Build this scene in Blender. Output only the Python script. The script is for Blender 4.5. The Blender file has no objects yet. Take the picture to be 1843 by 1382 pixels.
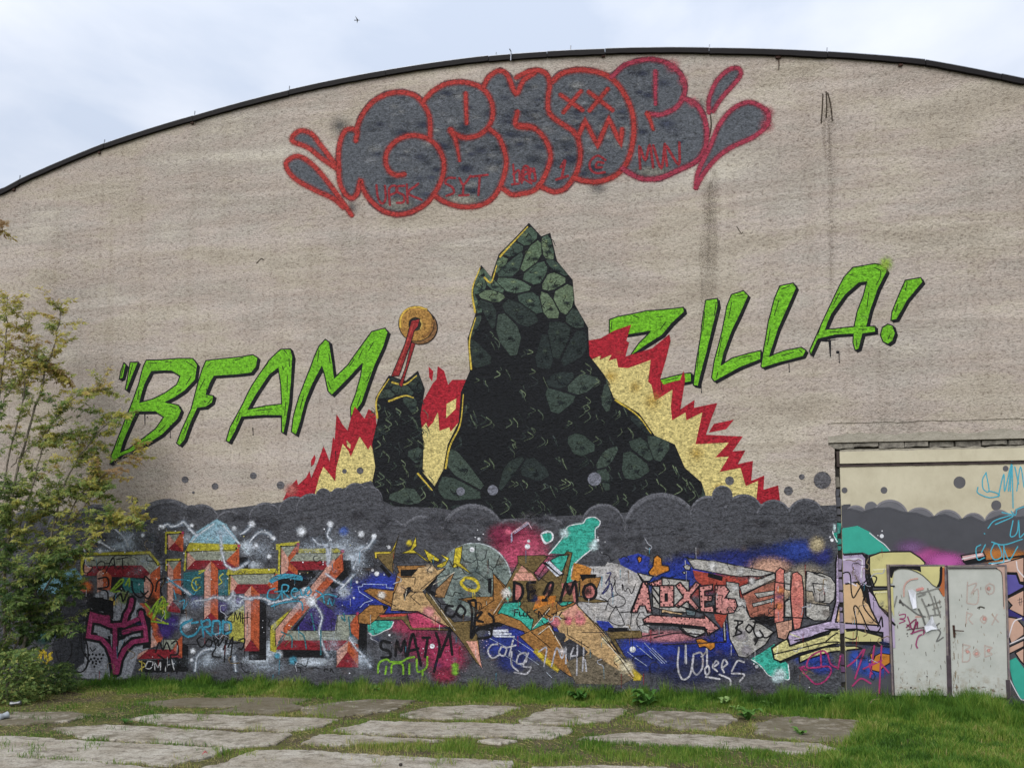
import bpy, bmesh, math, random
import numpy as np
from mathutils import Vector, Matrix, Euler, noise as mnoise
from mathutils.geometry import tessellate_polygon
R = math.radians
random.seed(7); rng = np.random.default_rng(7)
scene = bpy.context.scene
col = scene.collection

# ------------------------------------------------------------------ camera
F = 1437.0; CX = 921.5; PY = 907.0; W0, H0 = 1843.0, 1382.0
CAMLOC = Vector((0, -11.72, 2.0)); PITCH = 3.9; YAW = 9.6
cam_d = bpy.data.cameras.new('camera'); cam = bpy.data.objects.new('camera', cam_d); col.objects.link(cam)
cam_d.sensor_width = 36; cam_d.lens = 36 * F / W0; cam_d.shift_y = (PY - H0 / 2) / W0
cam_d.clip_start = 0.05; cam_d.clip_end = 2000
cam.location = CAMLOC; cam.rotation_euler = (R(90 + PITCH), 0, R(YAW))
scene.camera = cam
CR = Euler((R(90 + PITCH), 0, R(YAW))).to_matrix()
CRi = CR.transposed()

# ------------------------------------------------------------------ sky, sun, exposure
world = bpy.data.worlds.new('World'); scene.world = world; world.use_nodes = True
nt = world.node_tree; nt.nodes.clear()
def N(t, typ, **kw):
    n = t.nodes.new(typ)
    for k, v in kw.items():
        if k.startswith('i_'):
            n.inputs[k[2:].replace('_', ' ')].default_value = v
        else: setattr(n, k, v)
    return n
SUN_EL, SUN_ROT = 43, 200
sky = N(nt, 'ShaderNodeTexSky'); sky.sky_type = 'NISHITA'; sky.sun_disc = False
sky.sun_elevation = R(SUN_EL); sky.sun_rotation = R(SUN_ROT); sky.dust_density = 3.0; sky.air_density = 1.2
skm = N(nt, 'ShaderNodeVectorMath', operation='SCALE'); skm.inputs['Scale'].default_value = 0.1
nt.links.new(sky.outputs[0], skm.inputs[0])
geo = N(nt, 'ShaderNodeTexCoord')
mp = N(nt, 'ShaderNodeMapping'); mp.inputs['Scale'].default_value = (1.0, 1.0, 2.6)
nt.links.new(geo.outputs['Generated'], mp.inputs[0])
n1 = N(nt, 'ShaderNodeTexNoise', i_Scale=3.2, i_Detail=7.0, i_Roughness=0.5, i_Distortion=0.25)
nt.links.new(mp.outputs[0], n1.inputs['Vector'])
r1 = N(nt, 'ShaderNodeValToRGB'); r1.color_ramp.elements[0].position = 0.36; r1.color_ramp.elements[1].position = 0.62
r1.color_ramp.elements[0].color = (0.32, 0.36, 0.435, 1); r1.color_ramp.elements[1].color = (0.455, 0.475, 0.52, 1)
nt.links.new(n1.outputs[0], r1.inputs[0])
# an overcast sky is brighter towards the zenith
sx = N(nt, 'ShaderNodeSeparateXYZ'); nt.links.new(geo.outputs['Generated'], sx.inputs[0])
mr = N(nt, 'ShaderNodeMapRange'); mr.inputs[1].default_value = 0.0; mr.inputs[2].default_value = 1.0
mr.inputs[3].default_value = 0.92; mr.inputs[4].default_value = 1.75
nt.links.new(sx.outputs[2], mr.inputs[0])
cm = N(nt, 'ShaderNodeVectorMath', operation='SCALE'); nt.links.new(r1.outputs[0], cm.inputs[0]); nt.links.new(mr.outputs[0], cm.inputs['Scale'])
mx = N(nt, 'ShaderNodeMix', data_type='RGBA'); mx.inputs[0].default_value = 0.92
nt.links.new(skm.outputs[0], mx.inputs[6]); nt.links.new(cm.outputs[0], mx.inputs[7])
bg = N(nt, 'ShaderNodeBackground'); bg.inputs['Strength'].default_value = 1.0
nt.links.new(mx.outputs[2], bg.inputs[0])
wo = N(nt, 'ShaderNodeOutputWorld'); nt.links.new(bg.outputs[0], wo.inputs[0])
sd = bpy.data.lights.new('sun', 'SUN'); sd.energy = 1.5; sd.angle = R(50); sd.color = (1.0, 0.965, 0.91)
so = bpy.data.objects.new('sun', sd); col.objects.link(so)
# the sun stands behind the photographer, high up, a little to the left
az = R(SUN_ROT); sv = Vector((math.sin(az) * math.cos(R(SUN_EL)), math.cos(az) * math.cos(R(SUN_EL)), math.sin(R(SUN_EL))))
so.rotation_euler = sv.to_track_quat('Z', 'Y').to_euler(); so.location = sv * 40
vs = scene.view_settings; vs.view_transform = 'Standard'; vs.look = 'None'; vs.gamma = 1; vs.use_curve_mapping = False
vs.exposure = 0.70
scene.cycles.transparent_max_bounces = 48
scene.cycles.max_bounces = 6

# ------------------------------------------------------------------ camera calibration helpers
def ray(px, py):
    return CR @ Vector(((px - CX) / F, -(py - PY) / F, -1.0))
def wall(px, py, Y=0.0):
    d = ray(px, py); t = (Y - CAMLOC.y) / d.y
    return CAMLOC + d * t
def ground(px, py, Z=0.0):
    d = ray(px, py); t = (Z - CAMLOC.z) / d.z
    return CAMLOC + d * t
def topx(p):
    q = CRi @ (Vector(p) - CAMLOC)
    return (CX + F * q.x / -q.z, PY - F * q.y / -q.z)

def lin(c):
    if isinstance(c, str):
        c = c.lstrip('#'); c = [int(c[i:i + 2], 16) for i in (0, 2, 4)]
    o = []
    for v in c[:3]:
        v = v / 255.0
        o.append(v / 12.92 if v <= 0.04045 else ((v + 0.055) / 1.055) ** 2.4)
    return tuple(o)

# ------------------------------------------------------------------ object helpers
def link(name, me, parent=None, mats=(), **props):
    for m in mats: me.materials.append(m)
    o = bpy.data.objects.new(name, me); col.objects.link(o)
    if parent is not None: o.parent = parent
    for k, v in props.items(): o[k] = v
    return o
def mesh(name, verts, faces, smooth=False):
    me = bpy.data.meshes.new(name); me.from_pydata([tuple(v) for v in verts], [], faces); me.update()
    if smooth: me.polygons.foreach_set('use_smooth', [True] * len(me.polygons))
    return me
def empty(name, loc, label, cat, group=None):
    o = bpy.data.objects.new(name, None); col.objects.link(o); o.location = loc; o.empty_display_size = 0.2
    o['label'] = label; o['category'] = cat
    if group: o['group'] = group
    bpy.context.view_layer.update()
    return o
def keep(o, parent):   # parent an object built in world coordinates
    o.parent = parent; o.matrix_parent_inverse = Matrix.Translation(-parent.location)
    return o
class MB:
    def __init__(s): s.v = []; s.f = []
    def box(s, x0, x1, y0, y1, z0, z1, jit=0):
        b = len(s.v)
        for z in (z0, z1):
            for x, y in ((x0, y0), (x1, y0), (x1, y1), (x0, y1)):
                s.v.append((x + random.uniform(-jit, jit), y + random.uniform(-jit, jit), z + random.uniform(-jit, jit)))
        for q in ((0, 3, 2, 1), (4, 5, 6, 7), (0, 1, 5, 4), (1, 2, 6, 5), (2, 3, 7, 6), (3, 0, 4, 7)): s.f.append(tuple(b + i for i in q))
    def prism(s, pts, y0, y1):      # pts: (x,z) outline seen from -y; y0 front, y1 back
        b = len(s.v); n = len(pts)
        for y in (y0, y1):
            for x, z in pts: s.v.append((x, y, z))
        tri = tessellate_polygon([[Vector((x, z, 0)) for x, z in pts]])
        for t in tri:
            a, c, d = [pts[i] for i in t]
            ccw = (c[0] - a[0]) * (d[1] - a[1]) - (c[1] - a[1]) * (d[0] - a[0]) > 0
            t = tuple(t) if ccw else tuple(reversed(t))
            s.f.append(tuple(b + i for i in t)); s.f.append(tuple(b + n + i for i in reversed(t)))
        for i in range(n):
            j = (i + 1) % n; s.f.append((b + i, b + j, b + n + j, b + n + i))
    def tube(s, pts, r0, r1, k=6):
        b = len(s.v); n = len(pts); pts = [Vector(p) for p in pts]
        for i, p in enumerate(pts):
            t = (pts[min(i + 1, n - 1)] - pts[max(i - 1, 0)]).normalized()
            u = t.cross(Vector((0.3, 1, 0.1))).normalized(); w = t.cross(u)
            r = r0 + (r1 - r0) * i / max(1, n - 1)
            for a in range(k):
                an = 2 * math.pi * a / k; s.v.append(tuple(p + (u * math.cos(an) + w * math.sin(an)) * r))
        for i in range(n - 1):
            for a in range(k):
                a2 = (a + 1) % k; s.f.append((b + i * k + a, b + i * k + a2, b + (i + 1) * k + a2, b + (i + 1) * k + a))
        s.f.append(tuple(b + a for a in reversed(range(k)))); s.f.append(tuple(b + (n - 1) * k + a for a in range(k)))
    def build(s, name, mat, parent=None, smooth=False, **props):
        o = link(name, mesh(name, s.v, s.f, smooth), None, [mat] if mat else [], **props)
        if parent is not None: keep(o, parent)
        return o

# ------------------------------------------------------------------ materials
def newmat(name, rough=0.9):
    m = bpy.data.materials.new(name); m.use_nodes = True; t = m.node_tree
    b = t.nodes['Principled BSDF']; b.inputs['Roughness'].default_value = rough
    b.inputs['Specular IOR Level'].default_value = 0.25
    return m, t, b
def objco(t, sc=(1, 1, 1)):
    tc = N(t, 'ShaderNodeNewGeometry'); m = N(t, 'ShaderNodeMapping'); m.inputs['Scale'].default_value = sc
    t.links.new(tc.outputs['Position'], m.inputs[0]); return m.outputs[0]
def noisen(t, vec, scale, detail=4, rough=0.55, dist=0.0):
    n = N(t, 'ShaderNodeTexNoise', i_Scale=scale, i_Detail=float(detail), i_Roughness=rough, i_Distortion=dist)
    t.links.new(vec, n.inputs['Vector']); return n.outputs[0]
def ramp(t, fac, stops):
    r = N(t, 'ShaderNodeValToRGB'); e = r.color_ramp.elements
    while len(e) < len(stops): e.new(0.5)
    for k, (p, c) in enumerate(stops):
        e[k].position = p; e[k].color = (*c, 1) if len(c) == 3 else c
    t.links.new(fac, r.inputs[0]); return r.outputs[0]
def mixc(t, fac, a, b, mode='MIX'):
    m = N(t, 'ShaderNodeMix', data_type='RGBA', blend_type=mode)
    if isinstance(fac, (int, float)): m.inputs[0].default_value = fac
    else: t.links.new(fac, m.inputs[0])
    for i, v in ((6, a), (7, b)):
        if isinstance(v, tuple): m.inputs[i].default_value = (*v, 1) if len(v) == 3 else v
        else: t.links.new(v, m.inputs[i])
    return m.outputs[2]
def math_(t, op, a, b=None, clamp=False):
    m = N(t, 'ShaderNodeMath', operation=op); m.use_clamp = clamp
    for i, v in ((0, a), (1, b)):
        if v is None: continue
        if isinstance(v, (int, float)): m.inputs[i].default_value = v
        else: t.links.new(v, m.inputs[i])
    return m.outputs[0]
def bump(t, h, b, strength, dist):
    n = N(t, 'ShaderNodeBump'); n.inputs['Strength'].default_value = strength; n.inputs['Distance'].default_value = dist
    t.links.new(h, n.inputs['Height']); t.links.new(n.outputs[0], b.inputs['Normal'])

def stucco_height(t):   # thrown render: lumps stretched sideways, some areas coarser
    co = objco(t, (1, 1, 1.15))
    a = noisen(t, co, 15, 5, 0.68, 0.1); b = noisen(t, co, 33, 3, 0.7, 0.1)
    area = noisen(t, objco(t, (0.35, 1, 0.8)), 1.1, 3, 0.5)
    area = ramp(t, area, [(0.35, (0.38,) * 3), (0.68, (1, 1, 1))])
    a2 = math_(t, 'MULTIPLY', a, area)
    return math_(t, 'ADD', math_(t, 'MULTIPLY', a2, 1.0), math_(t, 'MULTIPLY', b, 0.45)), a, b

def stucco_mat():
    m, t, b = newmat('rough_cast_render', 0.95)
    h, a, fine = stucco_height(t)
    base = ramp(t, noisen(t, objco(t, (0.5, 1, 1.5)), 0.75, 7, 0.66), [(0.32, lin('a9a094')), (0.43, lin('bab1a4')), (0.50, lin('b9aea6')), (0.57, lin('b2aaa2')), (0.68, lin('c5beb2'))])
    # slow vertical streaks of dirt and faint horizontal day joints
    st = ramp(t, noisen(t, objco(t, (2.4, 1, 0.13)), 1.5, 4, 0.6), [(0.50, (1, 1, 1)), (0.85, (0.84, 0.82, 0.79))])
    base = mixc(t, 1.0, base, st, 'MULTIPLY')
    bd = ramp(t, noisen(t, objco(t, (0.10, 1, 1.0)), 2.3, 3, 0.55), [(0.38, (1, 1, 1)), (0.55, (0.86, 0.84, 0.82)), (0.63, (1.03, 1.03, 1.02))])
    base = mixc(t, 1.0, base, bd, 'MULTIPLY')
    # small shadows between the lumps put into the colour: hollows darker, crests lighter
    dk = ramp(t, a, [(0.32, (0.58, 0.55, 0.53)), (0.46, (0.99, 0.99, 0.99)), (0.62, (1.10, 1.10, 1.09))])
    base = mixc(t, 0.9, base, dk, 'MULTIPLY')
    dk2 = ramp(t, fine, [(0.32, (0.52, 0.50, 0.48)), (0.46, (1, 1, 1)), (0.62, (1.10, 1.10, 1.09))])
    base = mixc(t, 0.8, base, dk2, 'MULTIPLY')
    t.links.new(base, b.inputs['Base Color'])
    bump(t, h, b, 1.0, 0.04)
    return m
def paint_mat(name, rough_wall=True):
    m, t, b = newmat(name, 0.75)
    at = N(t, 'ShaderNodeAttribute'); at.attribute_name = 'Col'
    c = at.outputs['Color']
    if rough_wall:
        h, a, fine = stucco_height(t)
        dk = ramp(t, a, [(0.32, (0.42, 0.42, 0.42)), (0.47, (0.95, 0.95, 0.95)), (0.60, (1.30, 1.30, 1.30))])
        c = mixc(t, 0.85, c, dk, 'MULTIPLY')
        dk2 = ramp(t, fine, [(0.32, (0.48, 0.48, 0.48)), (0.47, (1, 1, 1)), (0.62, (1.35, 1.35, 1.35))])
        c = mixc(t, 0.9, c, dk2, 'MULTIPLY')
        bump(t, h, b, 1.0, 0.05)
    else:
        h = noisen(t, objco(t), 9, 4, 0.6); fine = noisen(t, objco(t), 60, 3, 0.7)
        c = mixc(t, 0.5, c, ramp(t, h, [(0.3, (0.8, 0.8, 0.8)), (0.6, (1, 1, 1))]), 'MULTIPLY')
        bump(t, fine, b, 0.25, 0.004)
    # patchy fading
    fd = noisen(t, objco(t), 2.2, 4, 0.6)
    c = mixc(t, 0.5, c, ramp(t, fd, [(0.32, (0.84, 0.84, 0.85)), (0.62, (1.05, 1.05, 1.04))]), 'MULTIPLY')
    t.links.new(c, b.inputs['Base Color'])
    # coverage: the spray thins out into speckle towards its edge; chips let the wall through
    sp = noisen(t, objco(t), 75, 2, 0.8)
    al = math_(t, 'ADD', at.outputs['Alpha'], math_(t, 'MULTIPLY', math_(t, 'SUBTRACT', sp, 0.5), 1.0))
    mr = N(t, 'ShaderNodeMapRange'); mr.interpolation_type = 'SMOOTHSTEP'
    mr.inputs[1].default_value = 0.10; mr.inputs[2].default_value = 0.86
    t.links.new(al, mr.inputs[0])
    ch = noisen(t, objco(t), 30 if rough_wall else 14, 5, 0.75)
    chip = ramp(t, ch, [(0.205, (0, 0, 0)), (0.245, (1, 1, 1))])
    # alpha 0 must stay 0
    g = math_(t, 'MULTIPLY', mr.outputs[0], chip)
    g = math_(t, 'MULTIPLY', g, math_(t, 'MULTIPLY', at.outputs['Alpha'], 8.0, True))
    t.links.new(g, b.inputs['Alpha'])
    return m
M = {}
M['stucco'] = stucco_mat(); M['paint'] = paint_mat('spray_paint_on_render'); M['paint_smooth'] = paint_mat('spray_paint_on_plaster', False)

def simple(name, c, rough=0.8, var=0.25, scale=8, bumpd=0.0, metal=0, c2=None, bscale=60):
    m, t, b = newmat(name, rough)
    c = lin(c); c2 = lin(c2) if c2 else tuple(v * (1 - var) for v in c)
    t.links.new(ramp(t, noisen(t, objco(t), scale, 5, 0.65), [(0.35, c2), (0.62, c)]), b.inputs['Base Color'])
    b.inputs['Metallic'].default_value = metal
    if bumpd: bump(t, noisen(t, objco(t), bscale, 4, 0.7), b, 0.6, bumpd)
    return m
# ------------------------------------------------------------------ paint on the wall
SEAMX = 1515.0; SEAML, SEAMR = 1510.5, 1519.5; INFY = 0.030
STEP = 0.00003
HG = np.zeros((420, 680), int)      # how many coats lie on each 4 px cell of the wall
HGMAX = [0]
def coat(xs, ys, pad=2.0):
    c0 = int(max(0, min(679, (min(xs) - pad + 400) / 4))); c1 = int(max(0, min(679, (max(xs) + pad + 400) / 4)))
    r0 = int(max(0, min(419, (min(ys) - pad + 100) / 4))); r1 = int(max(0, min(419, (max(ys) + pad + 100) / 4)))
    z = int(HG[r0:r1 + 1, c0:c1 + 1].max()) + 1; HG[r0:r1 + 1, c0:c1 + 1] = z
    HGMAX[0] = max(HGMAX[0], z); return z * STEP
def cr(pts, closed=False, n=6):
    P = [np.array(p[:2], float) for p in pts]; L = len(P); out = []
    rngi = range(L) if closed else range(L - 1)
    for i in rngi:
        p1, p2 = P[i], P[(i + 1) % L]
        p0 = P[(i - 1) % L] if closed or i > 0 else p1 * 2 - p2
        p3 = P[(i + 2) % L] if closed or i < L - 2 else p2 * 2 - p1
        for k in range(n):
            u = k / n
            out.append(0.5 * ((2 * p1) + (-p0 + p2) * u + (2 * p0 - 5 * p1 + 4 * p2 - p3) * u * u + (-p0 + 3 * p1 - 3 * p2 + p3) * u ** 3))
    if not closed: out.append(P[-1])
    return out
def dens(pts, closed, d=7.0):
    out = []; L = len(pts)
    for i in range(L if closed else L - 1):
        a, b = np.array(pts[i][:2], float), np.array(pts[(i + 1) % L][:2], float)
        k = max(1, int(np.hypot(*(b - a)) / d))
        for j in range(k): out.append(a + (b - a) * j / k)
    if not closed: out.append(np.array(pts[-1][:2], float))
    return out
def sx(p): return p[0] - .027 * (p[1] - 1100)      # the brick joint leans with the perspective
def clipx(poly, x, side):
    out = []; L = len(poly)
    for i in range(L):
        a, b = poly[i], poly[(i + 1) % L]
        sa, sb = sx(a), sx(b); ia = (sa - x) * side >= 0; ib = (sb - x) * side >= 0
        if ia: out.append(a)
        if ia != ib:
            u = (x - sa) / (sb - sa); out.append((a[0] + (b[0] - a[0]) * u, a[1] + (b[1] - a[1]) * u))
    return out
def chaikin(L):
    o = []
    for i in range(len(L)):
        a, b = L[i], L[(i + 1) % len(L)]; o += [(a[0] * .78 + b[0] * .22, a[1] * .78 + b[1] * .22), (a[0] * .22 + b[0] * .78, a[1] * .22 + b[1] * .78)]
    return o
def inside(x, y, poly):
    c = False; L = len(poly)
    for i in range(L):
        (xa, ya), (xb, yb) = poly[i], poly[(i + 1) % L]
        if (ya > y) != (yb > y) and x < (xb - xa) * (y - ya) / (yb - ya) + xa: c = not c
    return c
class Paint:
    def __init__(s, ctx=(0, 0, 1.0), plane=None):
        s.v = []; s.c = []; s.f = []; s.mi = []; s.ctx = ctx; s.plane = plane; s.pr = []
    def at(s, *ctx): s.ctx = ctx; return s
    def P(s, pts): x, y, k = s.ctx; return [(x + p[0] / k, y + p[1] / k) for p in pts]
    def addv(s, p, z, rgb, a):
        right = sx(p) > SEAMX and p[1] > 806
        if s.plane is not None: q = wall(p[0], p[1], s.plane - z)
        else: q = wall(p[0], p[1], (INFY if right else 0.0) - 0.0012 - z)
        s.v.append(tuple(q)); s.c.append((*rgb, a)); return len(s.v) - 1
    def addf(s, f, right): s.f.append(f); s.mi.append(1 if (right or s.plane is not None) else 0)
    def poly(s, pts, c, holes=(), smooth=False, soft=0.0, edge=None, ew=2.0, a=1.0, raw=False):
        rgb = lin(c); v0, f0 = len(s.v), len(s.f)
        pp = pts if raw else s.P(pts)
        hh = [h if raw else s.P(h) for h in holes]
        if smooth: pp = [tuple(q) for q in cr(pp, True, 5)]; hh = [[tuple(q) for q in cr(h, True, 5)] for h in hh]
        xs = [p[0] for p in pp]; parts = []; z = coat(xs, [p[1] for p in pp])
        if s.plane is None and min(xs) < 1526 and max(xs) > 1502 and max(p[1] for p in pp) > 806 and not hh:
            parts = [(clipx(pp, SEAML, -1), False), (clipx(pp, SEAMR, 1), True)]
        else: parts = [(pp, sum(xs) / len(xs) > SEAMX and pp[0][1] > 806)]
        for poly_, right in parts:
            if len(poly_) < 3: continue
            loops = [poly_] + hh; flat = [p for l in loops for p in l]
            b = len(s.v)
            for p in flat: s.addv(p, z, rgb, a)
            for t in tessellate_polygon([[Vector((p[0], -p[1], 0)) for p in l] for l in loops]):
                A, B, C = [flat[i] for i in t]
                cw = (B[0] - A[0]) * (-C[1] + A[1]) - (-B[1] + A[1]) * (C[0] - A[0]) > 0
                s.addf(tuple(b + i for i in (t if cw else reversed(t))), right)
        s.pr.append((v0, len(s.v), f0, len(s.f), min(xs), max(xs), min(p[1] for p in pp), max(p[1] for p in pp)))
        if soft > 0:
            for l in [pp] + hh: s.stroke(l, soft * 2, c, soft=0.9, closed=True, smooth=False, raw=True, a=a)
        if edge:
            for l in [pp] + hh: s.stroke(l, ew, edge, closed=True, smooth=False, raw=True)
        return s
    def stroke(s, pts, w, c, soft=0.35, closed=False, smooth=True, a=1.0, raw=False, taper=None):
        rgb = lin(c); v0, f0 = len(s.v), len(s.f)
        pp = pts if raw else s.P(pts)
        if not raw: w = w / s.ctx[2] if s.ctx[2] != 1.0 else w
        if len(pp) == 2: smooth = False
        if smooth and len(pp) > 2: q = cr(pp, closed, 6)
        else: q = dens(pp, closed, max(4.0, w))
        q = [np.array(p, float) for p in q]; n = len(q)
        if n < 2: return s
        xs_ = [p[0] for p in q]; ys_ = [p[1] for p in q]; z0 = coat(xs_, ys_, w)
        hw = w / 2; ws = [1.0] * n
        if taper: ws = [taper[0] + (taper[1] - taper[0]) * i / (n - 1) for i in range(n)]
        if not closed:      # round caps
            d0 = q[0] - q[1]; d0 = d0 / (np.hypot(*d0) + 1e-9); d1 = q[-1] - q[-2]; d1 = d1 / (np.hypot(*d1) + 1e-9)
            pre = [(q[0] + d0 * hw * ws[0] * k, ws[0] * math.sqrt(max(0, 1 - k * k))) for k in (1.0, 0.8, 0.45)]
            post = [(q[-1] + d1 * hw * ws[-1] * k, ws[-1] * math.sqrt(max(0, 1 - k * k))) for k in (0.45, 0.8, 1.0)]
            q = [p for p, _ in pre] + q + [p for p, _ in post]; ws = [k for _, k in pre] + ws + [k for _, k in post]; n = len(q)
        sw = max(0.45, hw * soft)
        prof = [(-1, 0.0), (0, 1.0), (1, 1.0), (2, 0.0)]
        rows = []
        for i in range(n):
            if closed: pa, pb = q[(i - 1) % n], q[(i + 1) % n]
            else: pa, pb = q[max(0, i - 1)], q[min(n - 1, i + 1)]
            t1 = q[i] - pa; t2 = pb - q[i]
            l1, l2 = np.hypot(*t1), np.hypot(*t2)
            if l1 > 1e-6: t1 = t1 / l1
            if l2 > 1e-6: t2 = t2 / l2
            if l1 <= 1e-6: t1 = t2
            if l2 <= 1e-6: t2 = t1
            t = t1 + t2; lt = np.hypot(*t)
            t = t / lt if lt > 1e-6 else t1
            nn = np.array([-t[1], t[0]]); co = abs(float(nn @ np.array([-t1[1], t1[0]])))
            k = min(1.9, 1 / max(co, 0.3))
            h = hw * ws[i] * k; si = min(sw, h) if h > 0 else 0
            z = z0 + STEP * 0.8 * i / n; row = []
            for off, al in ((-h - sw * 0.5, 0.0), (-h + si * 0.5, a), (h - si * 0.5, a), (h + sw * 0.5, 0.0)):
                p = q[i] + nn * off
                row.append(s.addv((p[0], p[1]), z, rgb, al))
            rows.append((row, (sx(q[i]) > SEAMX and q[i][1] > 806), SEAML + .5 < sx(q[i]) < SEAMR - .5 and q[i][1] > 806))
        m = n if closed else n - 1
        for i in range(m):
            (r0, ri, ga), (r1, rj, gb) = rows[i], rows[(i + 1) % n]
            if (ri != rj or ga or gb) and s.plane is None: continue
            for k in range(3): s.addf((r0[k], r0[k + 1], r1[k + 1], r1[k]), ri)
        s.pr.append((v0, len(s.v), f0, len(s.f), min(xs_), max(xs_), min(ys_), max(ys_)))
        return s
    def dot(s, x, y, r, c, soft=0.3, a=1.0, ry=None, n=14):
        rgb = lin(c); v0, f0 = len(s.v), len(s.f)
        (x, y), = s.P([(x, y)]); r = r / s.ctx[2]; ry = (ry / s.ctx[2]) if ry else r
        z = coat([x - r, x + r], [y - ry, y + ry], 0.5)
        right = sx((x, y)) > SEAMX and y > 806
        if s.plane is None and y > 806:      # keep inside its own surface
            X0 = x - sx((x, y))
            if right: r = max(.3, min(r, x - X0 - SEAMR))
            else: r = max(.3, min(r, SEAML + X0 - x))
        c0 = s.addv((x, y), z, rgb, a); A = []; B = []
        for i in range(n):
            an = 2 * math.pi * i / n; ca, sa = math.cos(an), math.sin(an)
            A.append(s.addv((x + ca * r * (1 - soft), y + sa * ry * (1 - soft)), z, rgb, a))
            B.append(s.addv((x + ca * r, y + sa * ry), z, rgb, 0.0 if soft > 0 else a))
        for i in range(n):
            j = (i + 1) % n
            s.addf((c0, A[j], A[i]), right); s.addf((A[i], A[j], B[j], B[i]), right)
        s.pr.append((v0, len(s.v), f0, len(s.f), x - r, x + r, y - ry, y + ry))
        return s
    def glow(s, x, y, r, c, a=0.8, ry=None):      # overspray that thins outwards
        return s.dot(x, y, r, c, soft=0.95, a=min(1.0, a * 1.25 + .1), ry=ry, n=20)
    def emit(s, prims, name, parent, label, stuff=False):
        v = []; c = []; f = []; mi = []
        for (v0, v1, f0, f1, *_) in prims:
            d = len(v) - v0; v += s.v[v0:v1]; c += s.c[v0:v1]; mi += s.mi[f0:f1]
            f += [tuple(i + d for i in q) for q in s.f[f0:f1]]
        if not f: return None
        me = mesh(name, v, f)
        at = me.color_attributes.new('Col', 'FLOAT_COLOR', 'POINT')
        at.data.foreach_set('color', np.array(c, np.float32).ravel())
        me.materials.append(M['paint']); me.materials.append(M['paint_smooth'])
        me.polygons.foreach_set('material_index', mi); me.update()
        o = link(name, me)
        if label: o['label'] = label
        if stuff: o['kind'] = 'stuff'
        keep(o, parent); return o
    def clusters(s, P, gap):
        n = len(P); g = list(range(n))
        def find(a):
            while g[a] != a: g[a] = g[g[a]]; a = g[a]
            return a
        for i in range(n):
            for j in range(i):
                if P[i][4] - gap <= P[j][5] and P[j][4] - gap <= P[i][5] and P[i][6] - gap <= P[j][7] and P[j][6] - gap <= P[i][7]:
                    g[find(i)] = find(j)
        groups = {}
        for i in range(n): groups.setdefault(find(i), []).append(P[i])
        return list(groups.values())
    def build(s, name, parent, label=None, gap=5.0, stuff=False):
        # pieces of paint that lie apart on the wall become parts of their own
        if stuff: return s.emit(s.pr, name, parent, label, True)
        groups = s.clusters(s.pr, gap)
        if len(groups) > 14: return s.emit(s.pr, name, parent, label, True)
        o = None
        for q in groups: o = s.emit(q, name, parent, label) or o
        return o
    def build_cut(s, name, parent, cuts, labels):     # one part per letter, cut at the given photo columns
        for k, lab in enumerate(labels):
            a = cuts[k - 1] if k else -1e9; b = cuts[k] if k < len(cuts) else 1e9
            for q in s.clusters([q for q in s.pr if a <= (q[4] + q[5]) / 2 < b], 5.0): s.emit(q, name, parent, lab)
# ------------------------------------------------------------------ the warehouse
arc_px = [(0,347),(37,327),(190,262),(350,212),(522,166),(696,131),(880,105),(1089,92.5),(1276,91),(1488,98),(1664,112),(1843,147)]
aw = np.array([[wall(*p).x, wall(*p).z] for p in arc_px])
# circle fit
A_ = np.c_[2 * aw, np.ones(len(aw))]; s_ = np.linalg.lstsq(A_, (aw ** 2).sum(1), rcond=None)[0]
ACX, ACZ = s_[0], s_[1]; ARR = math.sqrt(s_[2] + ACX ** 2 + ACZ ** 2)
print('ARC', ACX, ACZ, ARR, [round(float(np.hypot(x - ACX, z - ACZ) - ARR), 3) for x, z in aw])
def roof_z(x):
    # the measured roofline, continued by the fitted circle beyond the measured stretch
    base = ACZ + math.sqrt(max(0.01, ARR ** 2 - (x - ACX) ** 2))
    dev = np.interp(x, aw[:, 0], [z - (ACZ + math.sqrt(ARR ** 2 - (xx - ACX) ** 2)) for xx, z in aw], left=0, right=0)
    return base + float(dev)
HALF = 15.0
XL, XR = ACX - HALF, ACX + HALF
print('eaves', roof_z(XL), roof_z(XR), XL, XR)
WH = empty('warehouse', (ACX, 6, 0), 'big rendered warehouse gable under a shallow arched roof, covered in murals and graffiti', 'warehouse')
WALL_X1 = wall(1510, 1100).x            # left edge of the bricked-up opening
LZ = wall(1500, 762).z                  # its upper edge
OPX1 = WALL_X1 + 5.2
RD = 0.13
# gable wall, with the notch of the old gate
xs = np.linspace(XL, XR, 130)
out = [(XL, -0.3)] + [(x, roof_z(x) - 0.065) for x in xs] + [(XR, -0.3), (OPX1, -0.3), (OPX1, LZ)]
nx = np.linspace(OPX1, WALL_X1 - 0.08, 70)[1:]
out += [(x, LZ + 0.02 * mnoise.noise(Vector((x * 3, 0, 0))) + random.uniform(-.006, .006)) for x in nx]
sz = np.linspace(LZ, -0.3, 70)[1:]
for z in sz:
    off = -0.08 if z > wall(1505, 806).z else 0.0
    out.append((WALL_X1 + off + 0.012 * mnoise.noise(Vector((0, z * 4, 5))) + random.uniform(-.005, .005), z))
mb = MB(); mb.prism(out, 0.0, RD); mb.build('gable_wall', M['stucco'], WH)
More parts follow.
